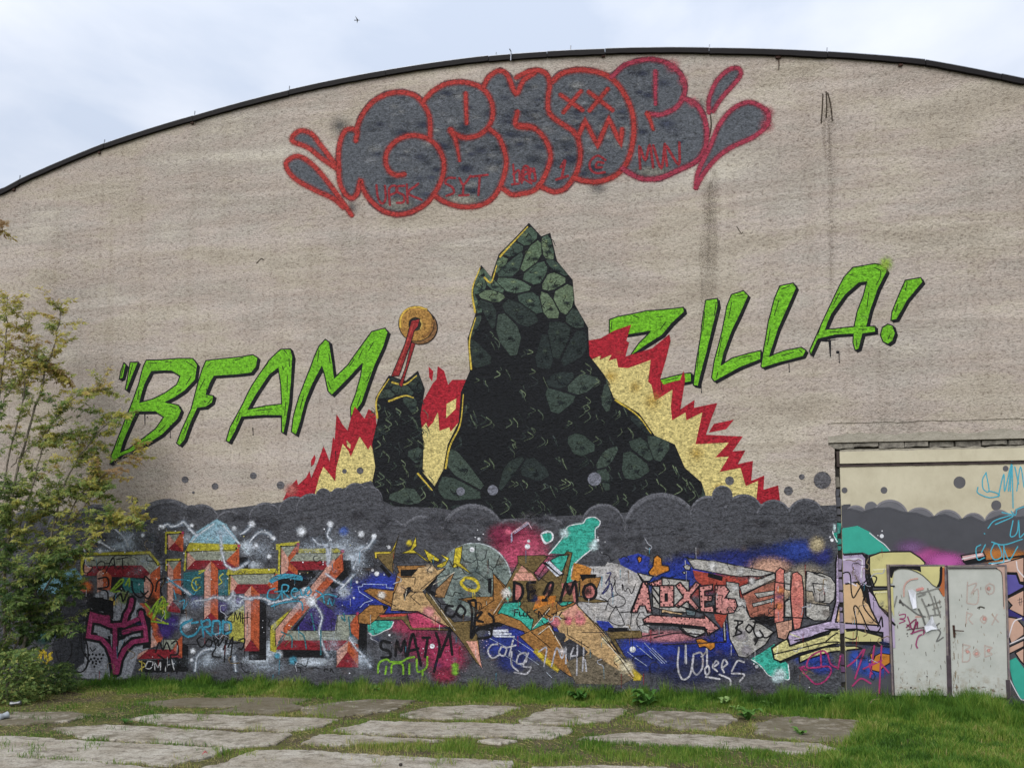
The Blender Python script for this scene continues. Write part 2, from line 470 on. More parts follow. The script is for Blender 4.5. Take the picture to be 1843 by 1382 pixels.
# body behind: side walls, rear wall, vaulted roof
M['roofing'] = simple('roofing_felt', '3b3a3c', 0.9, 0.3, 3)
mb = MB(); DEPTH = 36
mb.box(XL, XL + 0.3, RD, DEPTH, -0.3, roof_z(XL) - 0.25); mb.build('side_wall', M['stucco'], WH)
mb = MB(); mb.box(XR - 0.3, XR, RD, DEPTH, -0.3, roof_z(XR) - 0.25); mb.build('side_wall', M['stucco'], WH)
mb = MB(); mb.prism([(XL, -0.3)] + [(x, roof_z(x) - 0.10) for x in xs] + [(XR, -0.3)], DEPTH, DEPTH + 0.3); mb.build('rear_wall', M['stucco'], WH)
ro = [(x, roof_z(x) - 0.004) for x in np.linspace(XL - .25, XR + .25, 90)]; ri = [(x, z - 0.09) for x, z in reversed(ro)]
v = []; f = []
n = len(ro)
for y in (0.02, DEPTH + 0.5):
    for x, z in ro: v.append((x, y, z))
    for x, z in reversed(ri): v.append((x, y, z))
for i in range(n - 1):
    f += [(i, i + 1, 2 * n + i + 1, 2 * n + i), (n + i, 3 * n + i, 3 * n + i + 1, n + i + 1), (i, n + i, n + i + 1, i + 1), (2 * n + i, 2 * n + i + 1, 3 * n + i + 1, 3 * n + i)]
keep(link('roof', mesh('roof', v, f), None, [M['roofing']]), WH)
# verge: sheet-metal strips along the arch
M['verge'] = simple('brown_sheet_metal', '120d0f', 0.7, 0.3, 3)
M['zinc'] = simple('zinc_edge', '9a9ea6', 0.4, 0.3, 6, metal=0.5)
jp = [-180, -60, 37, 190, 350, 522, 696, 880, 985, 1089, 1276, 1488, 1664, 1800, 1960]
jx = [wall(p, np.interp(p, [a[0] for a in arc_px], [a[1] for a in arc_px])).x for p in jp]
jx = list(np.arange(XL - .2, jx[0] - .5, 1.4)) + jx + list(np.arange(jx[-1] + 1.4, XR + .2, 1.4))
for k in range(len(jx) - 1):
    a, b2 = jx[k] + 0.004, jx[k + 1] - 0.004
    t = np.linspace(a, b2, 9); dz = random.uniform(-.006, .006); th = random.uniform(.066, .076)
    low = [(x, roof_z(x) - th + dz + 0.008 * mnoise.noise(Vector((x * 5, 3, 1)))) for x in np.linspace(a, b2, 14)]
    up = [(x, roof_z(x) + 0.004 + dz) for x in t]
    mb = MB(); mb.prism(low + up[::-1], -0.045 - 0.003 * (k % 2), 0.018)
    o = mb.build('verge_strip', M['verge'], WH)
    mb = MB(); mb.prism([(x, z - 0.001) for x, z in up] + [(x, z + 0.008) for x, z in up[::-1]], -0.048 - 0.003 * (k % 2), 0.10)
    mb.build('drip_edge', M['zinc'], WH)
# clips and odd bits of hardware on the verge
M['rust'] = simple('rusty_iron', '4a342c', 0.8, 0.5, 20)
def wbox(px, py, w, h, y0, y1, name, mat, **k):
    p = wall(px, py); mb = MB(); mb.box(p.x - w / 2, p.x + w / 2, y0, y1, p.z - h / 2, p.z + h / 2, 0.003); return mb.build(name, mat, WH, **k)
for px, py, w, h in ((26, 341, .05, .07), (180, 276, .04, .04), (347, 222, .05, .05), (1086, 101, .05, .06), (1400, 104, .07, .05), (1620, 119, .05, .03), (922, 108, .03, .03)):
    wbox(px, py, w, h, -.03, -.001, 'bracket', M['rust'])
q1, q2 = wall(1401, 106), wall(1401, 127)
mb = MB(); mb.tube([(q1.x, -.012, q1.z), (q1.x + .004, -.014, (q1.z + q2.z) / 2), (q2.x, -.012, q2.z)], .008, .005); mb.build('wire_end', M['rust'], WH)
q1, q2 = wall(921, 98), wall(921, 116)
mb = MB(); mb.tube([(q1.x - .02, -.09, q1.z + .03), (q1.x, -.06, q1.z), (q2.x, -.09, q2.z)], .009, .009); mb.build('clip', M['zinc'], WH)
for p in ((352, 205), (522, 160), (893, 100), (1027, 88), (1276, 86), (1487, 92), (38, 320), (190, 256)):
    q = wall(*p); mb = MB(); mb.tube([(q.x, -.03, q.z - .05), (q.x + .006, -.03, q.z + .025)], .006, .009); mb.build('nail', M['zinc'], WH)

# the bricked-up gate: lintel, broken brick course, smooth plaster, old frame
def conc(name, c1, c2):
    m, t, b = newmat(name, 0.9)
    n1 = noisen(t, objco(t, (1, 1, 2)), 5, 6, 0.7); n2 = noisen(t, objco(t), 40, 4, 0.75)
    c = ramp(t, n1, [(0.3, lin(c2)), (0.6, lin(c1))]); c = mixc(t, 0.7, c, ramp(t, n2, [(0.3, (0.7, 0.7, 0.7)), (0.5, (1, 1, 1))]), 'MULTIPLY')
    t.links.new(c, b.inputs['Base Color']); bump(t, math_(t, 'ADD', n1, math_(t, 'MULTIPLY', n2, .5)), b, 0.9, 0.02); return m
M['lintel'] = conc('lintel_concrete', 'aaa497', '8c8679')
def plaster_mat():
    m, t, b = newmat('smooth_plaster', 0.85)
    n1 = noisen(t, objco(t), 1.6, 6, 0.65); n2 = noisen(t, objco(t, (1, 1, .5)), 18, 5, 0.7)
    c = ramp(t, n1, [(0.32, lin('b3ab94')), (0.6, lin('c4bda6'))]); c = mixc(t, 0.4, c, ramp(t, n2, [(0.3, (0.85, 0.84, 0.82)), (0.5, (1, 1, 1))]), 'MULTIPLY')
    t.links.new(c, b.inputs['Base Color']); bump(t, n2, b, 0.25, 0.006); return m
M['plaster'] = plaster_mat()
zb_top = wall(1600, 794.5).z; zb_bot = wall(1600, 805).z; zp = wall(1600, 811).z; zg = wall(1600, 835).z
x0 = WALL_X1 - 0.09; X2_ = wall(1520, 1100).x
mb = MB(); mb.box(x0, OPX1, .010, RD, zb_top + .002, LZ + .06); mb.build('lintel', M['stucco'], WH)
mb = MB(); zl = zb_top + (LZ - zb_top) * .42; mb.prism([(x0, zb_top + .003)] + [(OPX1 - .01, zb_top + .003)] + [(x, zl + .05 * mnoise.noise(Vector((x * 2.2, 4, 1))) + .02 * mnoise.noise(Vector((x * 11, 4, 1)))) for x in np.linspace(OPX1 - .01, x0 + .01, 90)], .004, .009); mb.build('cement_band', M['lintel'], WH)
mb = MB(); mb.prism([(X2_, zp - .01)] + [(OPX1 - .02, zp - .01)] + [(x, zp + .034 + .022 * mnoise.noise(Vector((x * 8, 2, 1)))) for x in np.linspace(OPX1 - .02, X2_ + .01, 80)], INFY + .006, .07); mb.build('mortar_bed', simple('pale_mortar', 'a39d8f', .95, .3, 20, .01), WH)
mb = MB(); mb.box(x0, OPX1, .075, RD, zp - .02, zb_top); mb.build('recess_back', simple('dark_mortar', '4a4640', .95, .3, 20, .01), WH)
bm1 = simple('brick_grey', '8f8a80', .95, .35, 14, .01, c2='5e5a54')
bx = x0 + .02; bw = 0.325
bme = None; k = 0
while bx < OPX1 - .3:
    l = bw + random.uniform(-.02, .01); y0 = random.choice([.018, .024, .04, .052]); 
    bmb = MB(); zt = zb_top - .008; zz = zb_bot + random.uniform(-.012, .022)
    n = 4
    pts = [(bx, zz)] + [(bx + l * (i + 1) / (n + 1), zz + random.uniform(-.004, .012)) for i in range(n)] + [(bx + l, zz + random.uniform(0, .01)), (bx + l - .004, zt), (bx + .004, zt - random.uniform(0, .008))]
    bmb.prism(pts, y0, .07); bmb.build('brick', bm1, WH); bx += bw + .008; k += 1
# smooth infill, in two panels divided by the old steel angle
X2 = wall(1520, 1100).x
zS = zg + .022
mb = MB(); mb.prism([(X2 - .0, zS)] + [(X2, zp)] + [(x, zp + .012 * mnoise.noise(Vector((x * 6, 1, 1))) + .004) for x in np.linspace(X2, OPX1, 60)] + [(OPX1, zS)], INFY - .004, RD - .03)
mb.build('infill_panel', M['plaster'], WH, label='narrow cream plaster band above the dark groove')
mb = MB(); mb.box(X2, OPX1, INFY, RD - .03, -.3, zg - .022); mb.build('infill_panel', M['plaster'], WH, label='large smooth plastered panel filling the old gate opening')
mb = MB(); mb.box(X2 - .02, OPX1, INFY + .03, RD - .031, zg - .03, zg + .03); mb.build('groove', simple('dark_gap', '2c2728', .9), WH)
lo = [(x, zg - .024 + .006 * mnoise.noise(Vector((x * 9, 7, 1)))) for x in np.linspace(X2 - .03, OPX1, 60)]
hi = [(x, zg + .006 + .008 * mnoise.noise(Vector((x * 7, 9, 4)))) for x in np.linspace(OPX1, X2 - .03, 60)]
mb = MB(); mb.prism(lo + hi, INFY - .012, INFY + .03); mb.build('steel_angle', simple('rusty_angle', '453a38', .7, .4, 18), WH)
mb = MB(); mb.box(X2 - .045, X2 - .012, INFY - .012, INFY + .06, zg - .02, zp + .01, .002); mb.build('steel_angle', simple('rusty_angle2', '4b413d', .7, .4, 18), WH)
# toothed brick edge at the left of the opening
mb = MB(); mb.box(WALL_X1 - .02, X2, INFY + .02, RD - .02, -.3, zg); mb.build('joint_back', simple('dark_mortar2', '35322f', .95, .3, 20, .01), WH)
z = zg - .03; cols = [(870, '7d786d'), (935, '5a5a60'), (1000, '3f8f84'), (1010, '4a5270'), (1140, '9488a0'), (1175, 'a09a7c'), (1210, '6a4a6a'), (1300, '5a5a60')]
while z > 0.0:
    h = random.uniform(.06, .17)
    if random.random() < .14: z -= .05; continue
    h = h; yy = topx((X2, 0, z - h / 2))[1]
    cc = next(c for y_, c in cols if yy < y_ or y_ == 1300)
    key = 'eb' + cc
    if key not in M: M[key] = simple('painted_brick_' + cc, cc, .9, .3, 16, .01)
    mb = MB(); a = WALL_X1 + random.uniform(-.005, .012); mb.prism([(a, z - h), (X2 - random.uniform(0, .025), z - h + random.uniform(0, .016)), (X2 - random.uniform(0, .02), z - .006 - random.uniform(0, .01)), (a + random.uniform(0, .02), z)], INFY - .006 + random.uniform(-.004, .028), RD - .04)
    mb.build('brick', M[key], WH); z -= h + random.uniform(.004, .016)

# ------------------------------------------------------------------ ground
def ground_mat():
    m, t, b = newmat('mossy_soil', 0.95)
    n1 = noisen(t, objco(t), 1.3, 6, 0.65); n2 = noisen(t, objco(t), 26, 5, 0.75); n3 = noisen(t, objco(t), 3.1, 4, .6)
    c = ramp(t, n1, [(0.32, lin('4b4236')), (0.45, lin('5c5440')), (0.58, lin('5a5c30')), (0.72, lin('6d7030'))])
    c = mixc(t, 0.8, c, ramp(t, n2, [(0.3, (0.55, 0.52, 0.5)), (0.55, (1.05, 1.05, 1.0))]), 'MULTIPLY')
    t.links.new(c, b.inputs['Base Color']); bump(t, math_(t, 'ADD', n2, n3), b, 0.9, 0.03); return m
M['soil'] = ground_mat()
v = [(-500, -500, 0), (500, -500, 0), (500, 500, 0), (-500, 500, 0)]
GR = link('ground', mesh('ground', v, [(0, 1, 2, 3)]), None, [M['soil']], kind='structure')
def slab_mat():
    m, t, b = newmat('weathered_concrete', 0.9)
    n1 = noisen(t, objco(t), 1.7, 6, 0.65); n2 = noisen(t, objco(t), 45, 5, 0.8); n3 = noisen(t, objco(t, (1, 1.6, 1)), 6.5, 6, .72, 0.6)
    oi = N(t, 'ShaderNodeObjectInfo')
    c = ramp(t, n1, [(0.30, lin('958c7c')), (0.50, lin('aca598')), (0.70, lin('c0bbb0'))])
    c = mixc(t, 0.85, c, ramp(t, n3, [(0.36, (0.45, 0.43, 0.41)), (0.50, (1, 1, 1)), (0.7, (1.12, 1.12, 1.12))]), 'MULTIPLY')
    c = mixc(t, 0.9, c, ramp(t, n2, [(0.34, (0.40, 0.38, 0.37)), (0.50, (1, 1, 1)), (.66, (1.2, 1.2, 1.2))]), 'MULTIPLY')
    at = N(t, 'ShaderNodeAttribute'); at.attribute_type = 'OBJECT'; at.attribute_name = 'moss'
    ms = ramp(t, math_(t, 'ADD', noisen(t, objco(t), 3.5, 5, .7), math_(t, 'MULTIPLY', at.outputs['Fac'], .25)), [(0.56, (0, 0, 0)), (0.74, (1, 1, 1))])
    c = mixc(t, math_(t, 'MULTIPLY', ms, .75), c, lin('564e36'))
    tar = ramp(t, noisen(t, objco(t, (1, 2.5, 1)), 9, 5, .75), [(0.62, (0, 0, 0)), (0.68, (1, 1, 1))])
    tz = N(t, 'ShaderNodeAttribute'); tz.attribute_type = 'OBJECT'; tz.attribute_name = 'tar'
    c = mixc(t, math_(t, 'MULTIPLY', tar, tz.outputs['Fac']), c, lin('4a474c'))
    t.links.new(c, b.inputs['Base Color']); bump(t, math_(t, 'ADD', n2, math_(t, 'MULTIPLY', n3, 1.2)), b, 1.0, 0.016); return m
M['slab'] = slab_mat()
SLABS = [  # outline in the photograph, moss, tar flakes, brightness only by material
 ([(-200,1345),(0,1358),(130,1367),(290,1381),(300,1480),(-300,1480)],0,0),
 ([(-150,1318),(40,1323),(130,1330),(300,1340),(410,1345),(385,1356),(310,1373),(200,1369),(70,1360),(-150,1348)],.05,0),
 ([(98,1309),(188,1303),(276,1306),(404,1315),(525,1318),(498,1335),(434,1341),(353,1336),(235,1331),(145,1323)],.3,0),
 ([(235,1291),(286,1284),(353,1284),(505,1288),(606,1292),(579,1304),(525,1313),(404,1306),(303,1301)],.3,0),
 ([(540,1272),(600,1262),(680,1257),(748,1258),(730,1268),(660,1283),(600,1287),(548,1281)],1.0,0),
 ([(250,1262),(330,1255),(470,1254),(560,1256),(520,1266),(400,1270),(300,1269)],1.5,0),
 ([(380,1279),(440,1268),(530,1265),(545,1272),(500,1281)],1.3,0),
 ([(0,1292),(20,1280),(120,1279),(160,1285),(120,1296),(40,1301),(-60,1302)],.9,0),
 ([(716,1283),(778,1271),(873,1267),(935,1271),(908,1279),(867,1291),(791,1291),(723,1286)],.35,0),
 ([(935,1293),(970,1280),(993,1272),(1113,1274),(1126,1277),(1099,1294),(1027,1301),(942,1298)],.4,0),
 ([(610,1310),(668,1296),(778,1298),(908,1300),(1027,1307),(1020,1317),(993,1325),(908,1322),(737,1320),(622,1315)],.1,.8),
 ([(541,1334),(572,1320),(640,1321),(702,1325),(800,1330),(700,1334),(610,1339)],.15,0),
 ([(856,1330),(897,1327),(928,1331),(890,1335)],.2,0),
 ([(370,1382),(460,1349),(540,1347),(600,1353),(700,1357),(805,1362),(925,1368),(915,1378),(850,1410),(700,1480),(300,1480)],0,0),
 ([(1147,1286),(1167,1277),(1230,1279),(1315,1283),(1325,1292),(1284,1311),(1221,1309),(1147,1292)],.7,0),
 ([(1353,1302),(1381,1292),(1444,1288),(1545,1295),(1542,1316),(1535,1330),(1444,1330),(1357,1316)],1.0,0),
 ([(1041,1327),(1137,1317),(1200,1320),(1270,1321),(1374,1330),(1479,1337),(1514,1347),(1444,1354),(1340,1344),(1200,1339)],.3,.9),
 ([(960,1379),(1060,1375),(1180,1379),(1330,1390),(1300,1440),(940,1440)],.2,0),
]
SLAB_XY = []
from mathutils.geometry import delaunay_2d_cdt
for pts, moss, tar in SLABS:
    w = [ground(p[0], p[1], .03) for p in pts]
    pp = dens([(q.x, q.y) for q in w], True, 0.045); L = len(pp)
    cx_, cy_ = sum(p[0] for p in pp) / L, sum(p[1] for p in pp) / L
    pp = [(p[0] + (p[0] - cx_) * .01, p[1] + (.012 if p[1] > cy_ else -.012)) for p in pp]
    pp = [(p[0] + .07 * mnoise.noise(Vector((p[0] * 4, p[1] * 4, 1))) + .045 * mnoise.noise(Vector((p[0] * 19, p[1] * 19, 4))),
           p[1] + .06 * mnoise.noise(Vector((p[0] * 4, p[1] * 4, 9))) + .04 * mnoise.noise(Vector((p[0] * 19, p[1] * 19, 7)))) for p in pp]
    SLAB_XY.append(np.array(pp))
    n = len(pp); tilt = random.uniform(-.004, .004)
    v = []
    for s_, z in ((1.0, -.06), (1.0, .016), (0.985, .026)):
        for p in pp:
            d = Vector((p[0] - cx_, p[1] - cy_)); k = (.015 / max(d.length, .1)) if s_ < 1 else 0
            v.append((p[0] - d.x * k, p[1] - d.y * k, z + (tilt * d.x if s_ < 1 or z > 0 else 0)))
    f = []
    for r in (0, 1):
        for i in range(n):
            j = (i + 1) % n; f.append((r * n + i, r * n + j, (r + 1) * n + j, (r + 1) * n + i))
    area = sum(pp[i][0] * pp[(i + 1) % n][1] - pp[(i + 1) % n][0] * pp[i][1] for i in range(n))
    if area < 0: f = [tuple(reversed(q)) for q in f]
    for t in tessellate_polygon([[Vector((v[2 * n + i][0], v[2 * n + i][1], 0)) for i in range(n)]]):
        A, B, C = [v[2 * n + i] for i in t]
        ccw = (B[0] - A[0]) * (C[1] - A[1]) - (B[1] - A[1]) * (C[0] - A[0]) > 0
        f.append(tuple(2 * n + i for i in (t if ccw else reversed(t))))
    o = link('concrete_slab', mesh('concrete_slab', v, f), GR, [M['slab']]); o['moss'] = float(moss); o['tar'] = float(tar)
# ------------------------------------------------------------------ the painted wall
cA=(490,90,3.921); cB=(940,80,3.8396); cC=(180,560,3.413); cD=(1060,440,2.880); cE=(640,390,3.8396)
cF=(500,640,4.6075); cG=(860,640,3.1776); cP=(1440,720,4.064)
def full(ctx, pts): return [(ctx[0] + p[0] / ctx[2], ctx[1] + p[1] / ctx[2]) for p in pts]
def S(txt):    # "x,y x,y" -> list
    return [tuple(float(q) for q in p.split(',')) for p in txt.split()]
# rain stains on the bare render
rr0 = random.Random(21)
p = Paint()
for x, y0, y1, w, a in ((1490,175,320,12,.26),(1489,180,560,26,.16),(1283,130,250,12,.22),(1278,300,520,20,.26),(1281,330,700,34,.17),(1279,205,260,7,.45),(1262,420,600,8,.16),(905,205,330,30,.12)):
    for m_ in range(2):
        yy = y0 + rr0.uniform(0, 30); x_ = x + rr0.uniform(-.5, .5) * w; pts = []
        while yy < y1 - 20: pts.append((x_ + rr0.uniform(-2, 2), yy)); yy += 22
        if len(pts) > 2: p.stroke(pts, w * rr0.uniform(.3, .8), rr0.choice(['6a5f4e', '5a5040', '7a6f60']), soft=2.4, a=a * .75 + .10, taper=(1, .4))
for t in ('1481,170 1480,196 1478,222', '1487,166 1488,190 1487,212', '1490,168 1495,190 1498,218', '1279,208 1280,228 1277,246'):
    p.stroke(S(t), 2.6, '3c3226', soft=1.4, a=.7)
p.stroke(S('1326,408 1334,420 1337,418'),1.6,'4a4238',a=.8); p.stroke(S('462,474 470,466 474,468'),2,'3f372c',a=.9)
p.build('stain', WH, 'brown rain streaks down the bare render')

# grey and red bubble-letter piece at the top
grey = '555960'; RED='a03632'; RED2='963548'
body = full(cA, S('470,700 500,590 560,565 600,560 620,480 700,370 800,310 920,295 1010,320 1075,370 1130,300 1220,240 1340,225 1440,250 1490,260 1530,190 1610,145 1670,180 1715,270')) \
 + full(cB, S('0,230 50,185 110,180 160,200 195,260 260,200 370,175 480,180 570,215 620,220 700,150 800,115 900,105 1000,130 1090,200 1125,290 1115,370 1200,410 1250,480 1275,600 1260,730 1200,810 1080,870 950,930 830,930 740,890 690,860 620,920 520,950 420,945 360,930 300,1000 220,1020 140,990 110,980 60,1010 0,1025')) \
 + full(cA, S('1740,1015 1610,970 1540,1060 1440,1105 1320,1105 1200,1070 1140,1020 1080,1090 980,1150 880,1165 780,1140 700,1080 650,980 620,930 600,1020 560,1050 510,1020 480,900 460,800'))
p = Paint().poly(body, grey, raw=True, soft=5)
dropsA = ['440,800 340,670 280,595 200,570 145,610 150,650 250,690 340,760', '545,1150 450,1010 350,880 260,790 180,750 110,780 100,830 160,910 300,990 430,1050']
dropsB = ['1290,470 1290,380 1340,260 1420,180 1490,165 1510,210 1460,280 1380,370 1320,460', '1205,970 1215,880 1300,700 1360,560 1450,450 1560,400 1650,430 1700,480 1690,560 1600,640 1450,710 1340,790 1250,900']
for c_, L in ((cA, dropsA), (cB, dropsB)):
    for s_ in L: p.at(*c_).poly(S(s_), grey, smooth=True, soft=1.5)
rr = random.Random(3)
p.at(0, 0, 1.0)
for k in range(420):      # uneven roller and spray patches
    i = rr.randrange(len(body)); j = rr.randrange(len(body)); u = rr.uniform(.25, .75)
    x = body[i][0] * u + body[j][0] * (1 - u); y = body[i][1] * u + body[j][1] * (1 - u)
    q_ = rr.uniform(8, 30)
    if not all(inside(x + dx_ * q_, y + dy_ * q_ * .5, body) for dx_, dy_ in ((1, 0), (-1, 0), (0, 1), (0, -1))): continue
    p.glow(x, y, q_, rr.choice(['3f444e', '6e727a', '44495a', '7b7e84', '8a8b8c', '34394a']), a=rr.uniform(.25, .5), ry=q_ * .5)
p.at(*cA).glow(880, 1090, 170, '7d7b74', a=.7, ry=70).glow(1330, 1060, 190, '8a877e', a=.8, ry=60)
p.at(*cB).glow(900, 880, 200, '7d7b74', a=.6, ry=60)
for x, y, r in ((480, 540, 130), (1130, 330, 60), (560, 1110, 90), (1290, 660, 40)): p.at(*cA).glow(x, y, r, '56575a', a=.35)
for x, y, r in ((1230, 430, 90), (520, 980, 120), (780, 150, 90)): p.at(*cB).glow(x, y, r, '56575a', a=.35)
def build_throw():
    p.build('bubble_letter_fill', WH, 'patchy dark grey filling of the bubble letters under the roof')
    o = Paint()
    def sa(t, w=36, c=RED, ctx=cA, **k): o.at(*ctx).stroke(S(t), w * 1.15, c, soft=1.5, a=.6, **k); o.stroke(S(t), w * .78, c, soft=.6, **k)
    sa('590,640 597,570 530,562 492,610 470,700 468,820 475,930 510,1010 560,1047 600,1010 622,925 640,980 690,1060 780,1135 880,1162 980,1145 1080,1090 1140,1020 1200,900 1210,790 1170,690 1090,625 980,605 880,640 815,710 800,790 830,860 880,885 930,878')
    sa('590,570 640,450 720,360 820,310 920,300 1010,325 1070,390 1110,480 1115,610')
    sa('1070,360 1130,295 1230,240 1340,228 1440,250 1510,300 1550,380 1555,470 1520,550 1450,605 1360,620 1290,595 1255,565')
    sa('1262,570 1295,640 1322,785', 38, taper=(1.2, .4)); sa('1365,310 1368,420 1372,520', 36, taper=(.9, .7))
    sa('1535,560 1600,620 1640,720 1650,820 1610,960 1540,1060 1440,1103 1320,1105 1210,1070 1140,1025')
    sa('1490,260 1530,190 1600,148 1660,180 1720,310 1770,220 1850,165')
    sa('1730,440 1722,535 1850,552')
    sa('-40,230 40,190 110,180 165,205 190,270 178,370 182,460 230,520 360,610 395,700 400,790 380,870 350,930 290,1000 220,1020 140,990 115,975', ctx=cB)
    sa('-20,560 60,570 130,620 180,700 195,790 160,900 110,985 60,1020 0,1032 -70,1040 -130,1000', ctx=cB)
    sa('205,260 270,205 370,178 480,185 580,215 660,280 730,390 765,500 770,620 745,760 695,860 620,920 520,950 430,945 360,925', 38, ctx=cB)
    sa('360,615 385,640 435,530 520,700 600,515 680,690 690,590', 34, ctx=cB, smooth=False)
    for t in ('265,350 415,455', '405,325 285,470', '460,330 622,455', '590,310 465,458'): sa(t, 30, ctx=cB)
    sa('620,225 700,150 800,115 900,105 1000,130 1090,200 1125,290 1110,370 1060,440 960,485 865,480', 34, RED2, cB)
    sa('865,480 885,530 905,590', 32, RED, cB, taper=(1.1, .6)); sa('920,190 918,300 922,415', 36, RED2, cB, taper=(.9, .6))
    sa('1110,370 1200,415 1250,490 1275,600 1262,720 1200,810 1080,870 950,925 830,930 740,890 695,860', 36, RED2, cB)
    for x, y, r in ((1040,150,80),(1110,250,60),(1180,400,60),(1690,560,80),(1700,470,70)): o.at(*cB).glow(x, y, r, 'b04a5c', a=.45)
    sa('440,800 340,670 280,595 200,570 145,610 150,650 250,690 340,760 440,830 470,850'); sa('560,1165 450,1010 350,880 260,790 180,750 110,780 100,830 160,910 300,990 430,1050 500,1110')
    sa('1290,470 1290,380 1340,260 1420,180 1490,165 1510,210 1460,280 1380,370 1320,460', 32, RED2, cB)
    sa('1200,990 1215,880 1300,700 1360,560 1450,450 1560,400 1650,430 1700,480 1690,560 1600,640 1450,710 1340,790 1250,900 1200,990', 34, RED2, cB)
    o.build('bubble_letter_outline', WH, 'red sprayed outline of the bubble letters with two crossed eyes')
    o = Paint(); TR = '8c2c33'
    def st(t, w=16, ctx=cA): 
        for q in t.split('|'): o.at(*ctx).stroke(S(q), w, TR, soft=.7)
    st('735,955 745,1040 775,1085 800,1050 795,960|830,1095 825,980 870,960 880,1000 830,1025|930,960 885,965 880,1000 930,1030 925,1075 880,1080|950,950 955,1080|1030,945 960,1010 1055,1060')
    st('1290,905 1240,905 1222,940 1270,970 1280,1010 1230,1030|1320,905 1350,950 1400,890|1350,950 1345,1025|1320,1028 1385,1024|1410,895 1520,882|1465,890 1455,1025')
    st('1700,810 1712,950|1690,950 1740,945|1700,880 1740,850 1745,930|1760,940 1765,850 1810,860 1770,900 1830,945|1800,850 1843,860', 14)
    st('5,940 10,850 40,850 45,900|60,860 50,930 90,940 80,860|265,850 295,805 275,910|235,935 315,910', 18, cB)
    st('575,800 520,770 470,810 470,860 510,890 570,885|560,820 520,815 510,850 550,850', 16, cB)
    st('815,860 810,710 850,800 880,700 905,850|905,700 960,855 985,690|1000,840 990,700 1080,830 1085,680', 18, cB)
    o.build('bubble_letter_tag', WH, 'small dark red initials along the foot of the bubble letters')
build_throw()

